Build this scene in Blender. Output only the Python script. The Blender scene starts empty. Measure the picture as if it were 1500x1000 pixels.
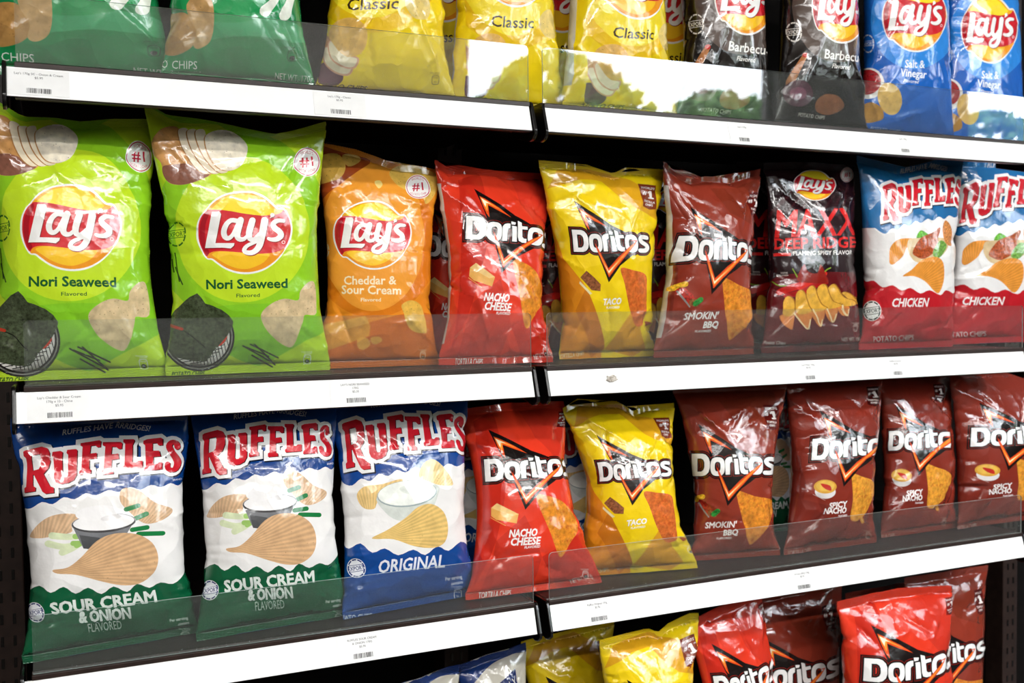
import bpy, bmesh, math, random
import numpy as np
from mathutils import Vector, Matrix
from mathutils.geometry import delaunay_2d_cdt

random.seed(7)
scn = bpy.context.scene
COL = scn.collection
PI = math.pi

# ------------------------------------------------------------------ camera
CAM = np.array([0.0402, -1.2529, 1.4763])
YAW, PITCH, ROLL, FPX = 0.4196, -0.0372, -0.0108, 1480.8
_f = np.array([math.sin(YAW)*math.cos(PITCH), math.cos(YAW)*math.cos(PITCH), math.sin(PITCH)])
_r = np.cross(_f, [0, 0, 1]); _r /= np.linalg.norm(_r)
_u = np.cross(_r, _f)
RT = math.cos(ROLL)*_r + math.sin(ROLL)*_u
UP = -math.sin(ROLL)*_r + math.cos(ROLL)*_u
FW = _f
cd = bpy.data.cameras.new('camera')
cam = bpy.data.objects.new('camera', cd); COL.objects.link(cam)
cd.sensor_width = 36.0; cd.lens = FPX*36/1500; cd.clip_start = 0.02
cd.dof.use_dof = True; cd.dof.focus_distance = 1.28; cd.dof.aperture_fstop = 7.0
cam.matrix_world = Matrix(((RT[0], UP[0], -FW[0], CAM[0]), (RT[1], UP[1], -FW[1], CAM[1]),
                           (RT[2], UP[2], -FW[2], CAM[2]), (0, 0, 0, 1)))
scn.camera = cam

# ------------------------------------------------------------------ world, exposure, lights
scn.view_settings.view_transform = 'Standard'
scn.view_settings.look = 'None'
scn.view_settings.exposure = 0.02
scn.view_settings.gamma = 1.0
scn.view_settings.use_curve_mapping = False
wd = bpy.data.worlds.new('overcast_sky'); scn.world = wd; wd.use_nodes = True
bgn = wd.node_tree.nodes['Background']
bgn.inputs[0].default_value = (0.86, 0.93, 1.0, 1); bgn.inputs[1].default_value = 17.0

LAMPS = [(-0.7, -2.0), (0.9, -2.0), (2.5, -2.0), (-0.7, -3.1), (0.9, -3.1), (2.5, -3.1)]
for i, (lx, ly) in enumerate(LAMPS):
    ld = bpy.data.lights.new('ceiling_lamp_light', 'AREA')
    ld.shape = 'RECTANGLE'; ld.size = 1.2; ld.size_y = 0.14; ld.energy = 24 if i < 3 else 46
    ld.color = (1.0, 0.98, 0.95)
    lo = bpy.data.objects.new('ceiling_lamp_light', ld); COL.objects.link(lo)
    lo.location = (lx, ly, 2.98)

def at(px, py, Y):
    d = FW + RT*(px-750)/FPX + UP*(500-py)/FPX
    return CAM + d*((Y-CAM[1])/d[1])
def at_z(px, Z, Y):
    """point on the horizontal line (y=Y, z=Z) that is seen at picture column px"""
    k = (px-750)/FPX
    n = RT - k*FW
    X = CAM[0] - (n[1]*(Y-CAM[1]) + n[2]*(Z-CAM[2]))/n[0]
    return np.array([X, Y, Z])
def project(P):
    d = P-CAM
    w = d@FW
    return np.stack([750+FPX*(d@RT)/w, 500-FPX*(d@UP)/w], -1)

SZ = [1.75, 1.39, 1.0636, 0.655]       # shelf tops
XG = [0.0, 0.6285, 0.6497, 1.5803]     # shelf section ends

# ------------------------------------------------------------------ helpers
def hexc(h):
    h = h.lstrip('#')
    c = [int(h[i:i+2], 16)/255 for i in (0, 2, 4)]
    return tuple(x/12.92 if x <= .04045 else ((x+.055)/1.055)**2.4 for x in c)
def newmat(name, base=(.5, .5, .5), rough=.5, metal=0.0, spec=.5, coat=0.0):
    m = bpy.data.materials.new(name); m.use_nodes = True
    b = m.node_tree.nodes['Principled BSDF']
    b.inputs['Base Color'].default_value = (*base, 1)
    b.inputs['Roughness'].default_value = rough
    b.inputs['Metallic'].default_value = metal
    b.inputs['Specular IOR Level'].default_value = spec
    b.inputs['Coat Weight'].default_value = coat
    return m
def nd(nt, t, **k):
    n = nt.nodes.new(t)
    for a, v in k.items(): setattr(n, a, v)
    return n
def noise_col(m, scale, c1, c2, detail=4, obj=True):
    nt = m.node_tree; b = nt.nodes['Principled BSDF']
    tc = nd(nt, 'ShaderNodeTexCoord'); n = nd(nt, 'ShaderNodeTexNoise'); n.inputs['Scale'].default_value = scale
    n.inputs['Detail'].default_value = detail
    r = nd(nt, 'ShaderNodeValToRGB')
    r.color_ramp.elements[0].position = .35; r.color_ramp.elements[0].color = (*c1, 1)
    r.color_ramp.elements[1].position = .7; r.color_ramp.elements[1].color = (*c2, 1)
    nt.links.new(tc.outputs['Object'], n.inputs['Vector']); nt.links.new(n.outputs['Fac'], r.inputs['Fac'])
    nt.links.new(r.outputs['Color'], b.inputs['Base Color'])
    return m

def link_obj(name, me, parent=None, mats=()):
    for m in mats: me.materials.append(m)
    o = bpy.data.objects.new(name, me); COL.objects.link(o)
    if parent is not None: o.parent = parent
    return o
def tag(o, label=None, cat=None, group=None, kind=None):
    if label: o['label'] = label
    if cat: o['category'] = cat
    if group: o['group'] = group
    if kind: o['kind'] = kind
    return o
def empty(name, loc=(0, 0, 0)):
    o = bpy.data.objects.new(name, None); COL.objects.link(o); o.location = loc; o.empty_display_size = .02
    return o
def mesh(name, V, F, mat=None, smooth=False, parent=None, fix=True):
    me = bpy.data.meshes.new(name); me.from_pydata([tuple(map(float, v)) for v in V], [], F)
    if fix: bm = bmesh.new(); bm.from_mesh(me); bmesh.ops.recalc_face_normals(bm, faces=bm.faces[:]); bm.to_mesh(me); bm.free()
    if smooth: me.polygons.foreach_set('use_smooth', [True]*len(me.polygons))
    return link_obj(name, me, parent, [mat] if mat else [])
def box(name, lo, hi, mat, parent=None, bevel=0.0, seg=2):
    bm = bmesh.new(); bmesh.ops.create_cube(bm, size=1)
    lo = Vector(lo); hi = Vector(hi); c = (lo+hi)/2; s = hi-lo
    for v in bm.verts: v.co = Vector((v.co.x*s.x+c.x, v.co.y*s.y+c.y, v.co.z*s.z+c.z))
    if bevel: bmesh.ops.bevel(bm, geom=bm.edges[:], offset=bevel, segments=seg, affect='EDGES', profile=.5)
    me = bpy.data.meshes.new(name); bm.to_mesh(me); bm.free()
    return link_obj(name, me, parent, [mat])
def extrude_x(name, prof, x0, x1, mat, parent=None, bevel=0.0):
    """profile of (y, z) points swept along x"""
    n = len(prof)
    V = [(x0, y, z) for y, z in prof]+[(x1, y, z) for y, z in prof]
    F = [list(range(n)), list(range(2*n-1, n-1, -1))]+[[i, (i+1) % n, n+(i+1) % n, n+i] for i in range(n)]
    o = mesh(name, V, F, mat, parent=parent)
    if bevel:
        bm = bmesh.new(); bm.from_mesh(o.data)
        bmesh.ops.bevel(bm, geom=bm.edges[:], offset=bevel, segments=2, affect='EDGES', profile=.5)
        bm.to_mesh(o.data); bm.free()
    return o

# ------------------------------------------------------------------ film materials
def film_material(name, kind):
    m = bpy.data.materials.new(name); m.use_nodes = True
    nt = m.node_tree; L = nt.links; b = nt.nodes['Principled BSDF']
    at_ = nd(nt, 'ShaderNodeAttribute'); at_.attribute_name = 'Print'
    uv = nd(nt, 'ShaderNodeUVMap'); uv.uv_map = 'film'
    pat = nd(nt, 'ShaderNodeUVMap'); pat.uv_map = 'pattern'
    b.inputs['Roughness'].default_value = .18
    b.inputs['Specular IOR Level'].default_value = .55
    b.inputs['Coat Weight'].default_value = .5; b.inputs['Coat Roughness'].default_value = .05
    col = at_.outputs['Color']
    def mul(c, fac, dark, light):
        r = nd(nt, 'ShaderNodeMapRange'); L.new(fac, r.inputs[0])
        r.inputs[1].default_value = .3; r.inputs[2].default_value = .7
        r.inputs[3].default_value = dark; r.inputs[4].default_value = light
        v = nd(nt, 'ShaderNodeVectorMath', operation='SCALE'); L.new(c, v.inputs[0]); L.new(r.outputs[0], v.inputs['Scale'])
        return v.outputs[0]
    def noise(scale, detail=3, src=None, rough=.5):
        n = nd(nt, 'ShaderNodeTexNoise'); n.inputs['Scale'].default_value = scale
        n.inputs['Detail'].default_value = detail; n.inputs['Roughness'].default_value = rough
        L.new((src or uv).outputs[0], n.inputs['Vector']); return n.outputs['Fac']
    def speck(scale, th, colr, src=None):
        nonlocal col
        v = nd(nt, 'ShaderNodeTexVoronoi'); v.inputs['Scale'].default_value = scale; L.new(uv.outputs[0], v.inputs['Vector'])
        lt = nd(nt, 'ShaderNodeMath', operation='LESS_THAN'); L.new(v.outputs['Distance'], lt.inputs[0]); lt.inputs[1].default_value = th
        mx = nd(nt, 'ShaderNodeMix', data_type='RGBA'); L.new(lt.outputs[0], mx.inputs['Factor']); L.new(col, mx.inputs['A'])
        mx.inputs['B'].default_value = (*colr, 1); col = mx.outputs['Result']
    if kind == 'film':
        col = mul(col, noise(.25, 2), .94, 1.04)
    if kind == 'chip':
        col = mul(col, noise(.9, 4), .78, 1.18); speck(2.2, .11, hexc('#6b4a22'))
    if kind == 'cream':
        col = mul(col, noise(.8, 3), .86, 1.06)
    if kind == 'ridge':
        w = nd(nt, 'ShaderNodeTexWave', bands_direction='Y'); w.inputs['Scale'].default_value = .78
        w.inputs['Distortion'].default_value = .6; w.inputs['Detail'].default_value = 1
        L.new(pat.outputs[0], w.inputs['Vector'])
        r = nd(nt, 'ShaderNodeMapRange'); L.new(w.outputs['Fac'], r.inputs[0]); r.inputs[3].default_value = .84; r.inputs[4].default_value = 1.07
        v = nd(nt, 'ShaderNodeVectorMath', operation='SCALE'); L.new(col, v.inputs[0]); L.new(r.outputs[0], v.inputs['Scale'])
        col = mul(v.outputs[0], noise(.7, 3), .9, 1.1); speck(1.6, .07, hexc('#7a5a2a'))
    if kind == 'tortilla':
        col = mul(col, noise(1.1, 5, rough=.6), .62, 1.35)
        n2 = noise(1.5, 5, rough=.7)
        r = nd(nt, 'ShaderNodeMapRange'); L.new(n2, r.inputs[0]); r.inputs[1].default_value = .53; r.inputs[2].default_value = .66; r.inputs[4].default_value = .8
        mx = nd(nt, 'ShaderNodeMix', data_type='RGBA'); L.new(r.outputs[0], mx.inputs['Factor']); L.new(col, mx.inputs['A'])
        mx.inputs['B'].default_value = (*hexc('#b8401a'), 1); col = mx.outputs['Result']
    if kind == 'nori':
        col = mul(col, noise(2.5, 5, rough=.7), .35, 2.4)
    if kind == 'meat':
        col = mul(col, noise(3.0, 3), .45, 1.6)
    L.new(col, b.inputs['Base Color'])
    # crumpled foil relief: soft facets + fine crinkle
    tc = nd(nt, 'ShaderNodeTexCoord')
    v = nd(nt, 'ShaderNodeTexVoronoi'); v.inputs['Scale'].default_value = 26
    ns = nd(nt, 'ShaderNodeTexNoise'); ns.inputs['Scale'].default_value = 14; ns.inputs['Detail'].default_value = 2
    wob = nd(nt, 'ShaderNodeVectorMath', operation='SCALE'); wob.inputs['Scale'].default_value = .06
    add = nd(nt, 'ShaderNodeVectorMath', operation='ADD')
    L.new(tc.outputs['Object'], ns.inputs['Vector']); L.new(ns.outputs['Color'], wob.inputs[0])
    L.new(tc.outputs['Object'], add.inputs[0]); L.new(wob.outputs[0], add.inputs[1]); L.new(add.outputs[0], v.inputs['Vector'])
    n3 = nd(nt, 'ShaderNodeTexNoise'); n3.inputs['Scale'].default_value = 45; n3.inputs['Detail'].default_value = 3
    L.new(tc.outputs['Object'], n3.inputs['Vector'])
    ad = nd(nt, 'ShaderNodeMath', operation='MULTIPLY_ADD'); L.new(n3.outputs['Fac'], ad.inputs[0]); ad.inputs[1].default_value = .35
    L.new(v.outputs['Distance'], ad.inputs[2])
    bp = nd(nt, 'ShaderNodeBump'); bp.inputs['Strength'].default_value = .75; bp.inputs['Distance'].default_value = .005
    L.new(ad.outputs[0], bp.inputs['Height'])
    if kind == 'seal':
        sep = nd(nt, 'ShaderNodeSeparateXYZ'); L.new(uv.outputs[0], sep.inputs[0])
        sn = nd(nt, 'ShaderNodeMath', operation='MULTIPLY'); L.new(sep.outputs[1], sn.inputs[0]); sn.inputs[1].default_value = 2*PI/.16
        s2 = nd(nt, 'ShaderNodeMath', operation='SINE'); L.new(sn.outputs[0], s2.inputs[0])
        b2 = nd(nt, 'ShaderNodeBump'); b2.inputs['Strength'].default_value = .6; b2.inputs['Distance'].default_value = .0012
        L.new(s2.outputs[0], b2.inputs['Height']); L.new(bp.outputs[0], b2.inputs['Normal']); L.new(b2.outputs[0], b.inputs['Normal'])
    else:
        L.new(bp.outputs[0], b.inputs['Normal'])
    return m
KINDS = ['film', 'chip', 'ridge', 'tortilla', 'nori', 'meat', 'cream', 'seal']
FILM = [film_material(k+'_print' if k != 'film' else 'printed_film', k) for k in KINDS]

# ------------------------------------------------------------------ bag surface
_ff = np.linspace(0, 1, 65); _rr = np.linspace(0, 1.0, 33)
_tab = np.zeros((33, 65)); _aw = np.zeros(33)
for _i, _q in enumerate(_rr):
    ph = np.linspace(0, PI/2, 400)
    ds = np.sqrt(np.cos(ph)**2+(_q*np.sin(ph))**2)
    s = np.concatenate([[0], np.cumsum((ds[1:]+ds[:-1])/2*(ph[1]-ph[0]))])
    _tab[_i] = np.interp(_ff, s/s[-1], ph); _aw[_i] = 1/s[-1]      # a / w for ratio q=b/a
_bw = _rr*_aw                                                         # b / w
def ellipse(bw, s):
    """bw = thickness/half flat width, s in [-2,2] -> (x/w, d/w)"""
    bw = np.clip(bw, 0, _bw[-1]*.98)
    q = np.interp(bw, _bw, _rr); a = np.interp(bw, _bw, _aw)
    s = ((s+2) % 4)-2
    sg = np.sign(s); t = np.abs(s); back = t > 1; t = np.where(back, 2-t, t)
    iq = np.clip(q*32, 0, 31.999); i0 = iq.astype(int); fq = iq-i0
    jt = np.clip(t*64, 0, 63.999); j0 = jt.astype(int); fj = jt-j0
    ph = (_tab[i0, j0]*(1-fq)*(1-fj)+_tab[i0+1, j0]*fq*(1-fj)+_tab[i0, j0+1]*(1-fq)*fj+_tab[i0+1, j0+1]*fq*fj)
    return sg*a*np.sin(ph), a*q*np.cos(ph)*np.where(back, -1, 1)

class Bag:
    VS = .036
    def __init__(B, design, row, tl, tr, bl, br, yb=.07, yt=.075, T=.035, dip=(), eL=(), eR=(), du=0., amp=1., seed=1, fan=1., top_only=False, depth=None):
        B.design = design; B.row = row; B.T = T; B.dip = dip; B.eL = eL; B.eR = eR; B.du = du; B.amp = amp; B.seed = seed; B.fan = fan
        yb1, yb2 = yb if isinstance(yb, tuple) else (yb, yb)
        yt1, yt2 = yt if isinstance(yt, tuple) else (yt, yt)
        z = SZ[row]+.0015
        B.BL = at_z(bl, z, yb1); B.BR = at_z(br, z, yb2)
        B.TL = at(*tl, yt1); B.TR = at(*tr, yt2)
        r = random.Random(seed*77+5)
        B.pl = []
        for end in (0, 1):
            n = 8
            for k in range(n):
                B.pl.append((end, -1.15+2.3*(k+r.uniform(.15, .85))/n, r.uniform(.05, .11), r.uniform(.0015, .0042)*r.choice((1, -1)),
                             r.uniform(.05, .17), r.uniform(-.7, .7)))
        B.cr = []
        for k in range(30):
            side = r.random() < .62
            cx = r.choice((-1, 1))*r.uniform(.72, 1.1) if side else r.uniform(-.8, .8)
            cy = r.uniform(.08, .93) if side else r.choice((r.uniform(.06, .25), r.uniform(.72, .95)))
            an = r.uniform(-.5, .5) if side else r.uniform(0, PI)
            B.cr.append((cx, cy, an, r.uniform(.12, .4), r.uniform(.002, .0055)*r.choice((1, -1, -1)), r.uniform(.016, .036)))
        for sx in (-1, 1):
            for cy, sy in ((.86, 1), (.14, -1)):
                for k in range(2):
                    B.cr.append((sx*r.uniform(.5, .85), cy-sy*r.uniform(0, .05), -sx*sy*r.uniform(-1.1, -.5)+PI*0, r.uniform(.25, .5), r.uniform(.003, .006)*r.choice((1, -1)), r.uniform(.02, .04)))
        B.ph = [(r.uniform(1.5, 5), r.uniform(3, 9), r.uniform(0, 6.3), r.uniform(0, 6.3)) for _ in range(5)]
    def P(B, s, v, wr=True):
        s = np.asarray(s, float); v = np.asarray(v, float)
        vv = v[..., None]
        Lp = B.BL*(1-vv)+B.TL*vv; Rp = B.BR*(1-vv)+B.TR*vv
        C = (Lp+Rp)/2; e = Rp-Lp; W = np.linalg.norm(e, axis=-1)/2; e = e/(2*W[..., None])
        mid = (B.TL+B.TR-B.BL-B.BR); up = mid/np.linalg.norm(mid)
        n = np.cross(e, up); n = n/np.linalg.norm(n, axis=-1)[..., None]        # towards the shopper (-y)
        sf = s+B.du
        t = np.clip((v-B.VS)/(1-2*B.VS), 0, 1)
        prof = np.sin(PI*t**.88)**.62
        prof = np.where((t <= 0) | (t >= 1), 0, prof)
        b = B.T*prof+.0004
        x, d = ellipse(b/W, sf)
        x = x*W; d = d*W
        # corners of the sealed ends stay flat: thickness dies towards the ends (already in prof)
        sn = np.clip(x/np.maximum(W, 1e-6), -1, 1)
        if len(B.eL): x = x+np.interp(v, [p[0] for p in B.eL], [p[1] for p in B.eL])*np.clip(-sn, 0, 1)
        if len(B.eR): x = x+np.interp(v, [p[0] for p in B.eR], [p[1] for p in B.eR])*np.clip(sn, 0, 1)
        zz = np.zeros_like(s*v)
        if len(B.dip):
            zz = zz+np.interp(sn, [p[0] for p in B.dip], [p[1] for p in B.dip])*np.clip((v-.62)/.38, 0, 1)**1.5
        P = C+e*x[..., None]+n*d[..., None]+up*zz[..., None]
        if wr and B.amp > 0:
            h = np.zeros_like(s*v)
            for end, s0, w, a, dec, k in B.pl:
                dd = (v if end == 0 else 1-v)
                h = h+a*np.exp(-dd/dec)*np.exp(-np.abs((sf-s0-k*dd)/(w+dd*.25))**1.3)
            for cx, cy, an, ln, a, w in B.cr:
                X = (sf-cx); Y = (v-cy)*3.0
                p = X*math.cos(an)+Y*math.sin(an); q = -X*math.sin(an)+Y*math.cos(an)
                h = h+a*np.exp(-(np.sqrt(q*q+w*w*.15)/(w*2.2)))*np.exp(-(p/ln)**2)
            for fx, fy, a1, a2 in B.ph:
                h = h+.0007*np.sin(fx*sf+a1)*np.sin(fy*v+a2)
            h = h*B.amp*np.clip(prof*1.6, .12 if True else 0, 1)
            # end seals ripple as one sheet
            rip = sum(.0016*math.copysign(1, a)*np.exp(-((sn-s0)/(.16))**2) for end, s0, w, a, dec, k in B.pl)
            sheet = rip*B.amp*np.where(prof < .35, 1-prof/.35, 0)
            back = np.abs(((sf+2) % 4)-2) > 1
            dirn = (e*(x/np.maximum(W, 1e-6))[..., None]*.9*np.clip(prof*3, 0, 1)[..., None] + n*(d/np.maximum(b, 1e-4))[..., None])
            P = P+dirn*h[..., None]+n*sheet[..., None]
        return P
    def inv(B, pts):
        """picture point -> (s, v) on the smooth film"""
        pts = np.atleast_2d(np.asarray(pts, float))
        if not hasattr(B, '_g'):
            ss, vv = np.meshgrid(np.linspace(-1.35, 1.35, 110), np.linspace(-.06, 1.06, 100))
            ss = ss.ravel(); vv = vv.ravel()
            P0 = B.P(ss, vv, False); e = 1e-3
            dS = B.P(ss+e, vv, False)-P0; dV = B.P(ss, vv+e, False)-P0
            N = np.cross(dS, dV); vis = ((N*(P0-CAM)).sum(-1)) < 0
            ss = ss[vis]; vv = vv[vis]; B._g = (ss, vv, project(P0[vis]))
        gs, gv, gp = B._g
        idx = np.concatenate([np.argmin(((gp[None]-c[:, None])**2).sum(-1), 1) for c in np.array_split(pts, max(1, len(pts)//150))])
        s = gs[idx].copy(); v = gv[idx].copy(); e = 1e-3
        for _ in range(4):
            q = project(B.P(np.stack([s, s+e, s]), np.stack([v, v, v+e]), False))
            a = (q[1]-q[0])/e; b = (q[2]-q[0])/e; r = pts-q[0]
            det = a[:, 0]*b[:, 1]-a[:, 1]*b[:, 0]
            ok = np.abs(det) > 2500; det = np.where(ok, det, 1)
            ds = (r[:, 0]*b[:, 1]-r[:, 1]*b[:, 0])/det; dv = (a[:, 0]*r[:, 1]-a[:, 1]*r[:, 0])/det
            s += np.where(ok, np.clip(ds, -.03, .03), 0); v += np.where(ok, np.clip(dv, -.03, .03), 0)
        return np.stack([s, v], -1)

# ------------------------------------------------------------------ flat print: outlines in picture or film coordinates
def smooth(pts, n=4, closed=True):
    p = np.asarray(pts, float); N = len(p); out = []
    rng = range(N) if closed else range(N-1)
    for i in rng:
        if closed: a, b, c, d = p[i-1], p[i], p[(i+1) % N], p[(i+2) % N]
        else: a, b, c, d = p[max(i-1, 0)], p[i], p[i+1], p[min(i+2, N-1)]
        for k in range(n):
            t = k/n
            out.append(.5*((2*b)+(-a+c)*t+(2*a-5*b+4*c-d)*t*t+(-a+3*b-3*c+d)*t**3))
    if not closed: out.append(p[-1])
    return np.array(out)
def ell(cx, cy, rx, ry, rot=0, n=28, pw=1.0):
    t = np.linspace(0, 2*PI, n, endpoint=False); c, s = np.cos(t), np.sin(t)
    x = rx*np.sign(c)*np.abs(c)**pw; y = ry*np.sign(s)*np.abs(s)**pw
    r = math.radians(rot)
    return np.stack([cx+x*math.cos(r)-y*math.sin(r), cy+x*math.sin(r)+y*math.cos(r)], -1)
def rev(l): return np.asarray(l)[::-1]
def area(l):
    x, y = l[:, 0], l[:, 1]; return .5*np.sum(x*np.roll(y, -1)-y*np.roll(x, -1))
def ccw(l):
    l = np.asarray(l, float); return l if area(l) > 0 else l[::-1]
def stroke(pts, w, n=4, sm=True, cap=True):
    """a pen stroke with changing width -> one outline (non-zero fill)"""
    p = np.asarray(pts, float); w = np.asarray(w if hasattr(w, '__len__') else [w]*len(p), float)
    q = np.column_stack([p, w]); q = smooth(q, n, False) if sm else q
    c, r = q[:, :2], q[:, 2]/2
    d = np.gradient(c, axis=0); d /= np.maximum(np.linalg.norm(d, axis=1), 1e-9)[:, None]; nn = np.stack([-d[:, 1], d[:, 0]], -1)
    Lf = c+nn*r[:, None]; Rt = c-nn*r[:, None]
    if not cap: return ccw(np.vstack([Lf, Rt[::-1]]))
    def capf(c0, dd, rr):
        a0 = math.atan2(dd[1], dd[0])
        t = np.linspace(a0+PI/2, a0-PI/2, 7)[1:-1]
        return np.stack([c0[0]+rr*np.cos(t), c0[1]+rr*np.sin(t)], -1)
    return ccw(np.vstack([Lf, capf(c[-1], d[-1], r[-1]), Rt[::-1], capf(c[0], -d[0], r[0])]))
def offset(loops, d):
    big = max(loops, key=lambda l: abs(area(l))); sg = 1 if area(big) > 0 else -1
    out = []
    for l in loops:
        a = np.roll(l, 1, 0); b = np.roll(l, -1, 0)
        e1 = l-a; e2 = b-l
        k = (np.linalg.norm(e1, axis=1) > 1e-6) & (np.linalg.norm(e2, axis=1) > 1e-6)
        l, e1, e2 = l[k], e1[k], e2[k]
        if len(l) < 3: continue
        e1 /= np.linalg.norm(e1, axis=1)[:, None]; e2 /= np.linalg.norm(e2, axis=1)[:, None]
        n1 = np.stack([e1[:, 1], -e1[:, 0]], -1); n2 = np.stack([e2[:, 1], -e2[:, 0]], -1)
        m = n1+n2; ml = np.maximum(np.linalg.norm(m, axis=1), .6)
        out.append(l+sg*d*m/ml[:, None]*(np.minimum(2/ml, 1.5))[:, None])
    return out
_tc = {}
def text_loops(s, spacing=1.0):
    """outline of a word: x runs 0..1 over its width, y 0..1 over the capital height; also returns aspect"""
    if (s, spacing) in _tc: return _tc[(s, spacing)]
    c = bpy.data.curves.new('lettering', 'FONT'); c.body = s; c.fill_mode = 'NONE'; c.resolution_u = 2; c.space_character = spacing
    o = bpy.data.objects.new('lettering', c); COL.objects.link(o)
    m = o.to_mesh()
    V = np.array([v.co[:2] for v in m.vertices]); nb = {}
    for e in m.edges:
        a, b = e.vertices; nb.setdefault(a, []).append(b); nb.setdefault(b, []).append(a)
    seen = set(); loops = []
    for st in nb:
        if st in seen: continue
        l = [st]; seen.add(st); cur = st
        while True:
            nx = [x for x in nb[cur] if x not in seen]
            if not nx: break
            # keep the stored direction: vertices of a contour are consecutive
            cur = (cur+1) if (cur+1) in nx else nx[0]; l.append(cur); seen.add(cur)
        if len(l) > 2: loops.append(V[l])
    o.to_mesh_clear(); bpy.data.objects.remove(o); bpy.data.curves.remove(c)
    x0 = min(l[:, 0].min() for l in loops); x1 = max(l[:, 0].max() for l in loops)
    cap = CAPH
    loops = [np.stack([(l[:, 0]-x0)/(x1-x0), l[:, 1]/cap], -1) for l in loops]
    _tc[(s, spacing)] = (loops, (x1-x0)/cap); return _tc[(s, spacing)]

_c = bpy.data.curves.new('cap', 'FONT'); _c.body = 'H'; _c.fill_mode = 'NONE'
_o = bpy.data.objects.new('cap', _c); COL.objects.link(_o); _m = _o.to_mesh(); CAPH = max(v.co.y for v in _m.vertices)
_o.to_mesh_clear(); bpy.data.objects.remove(_o); bpy.data.curves.remove(_c)

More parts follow.
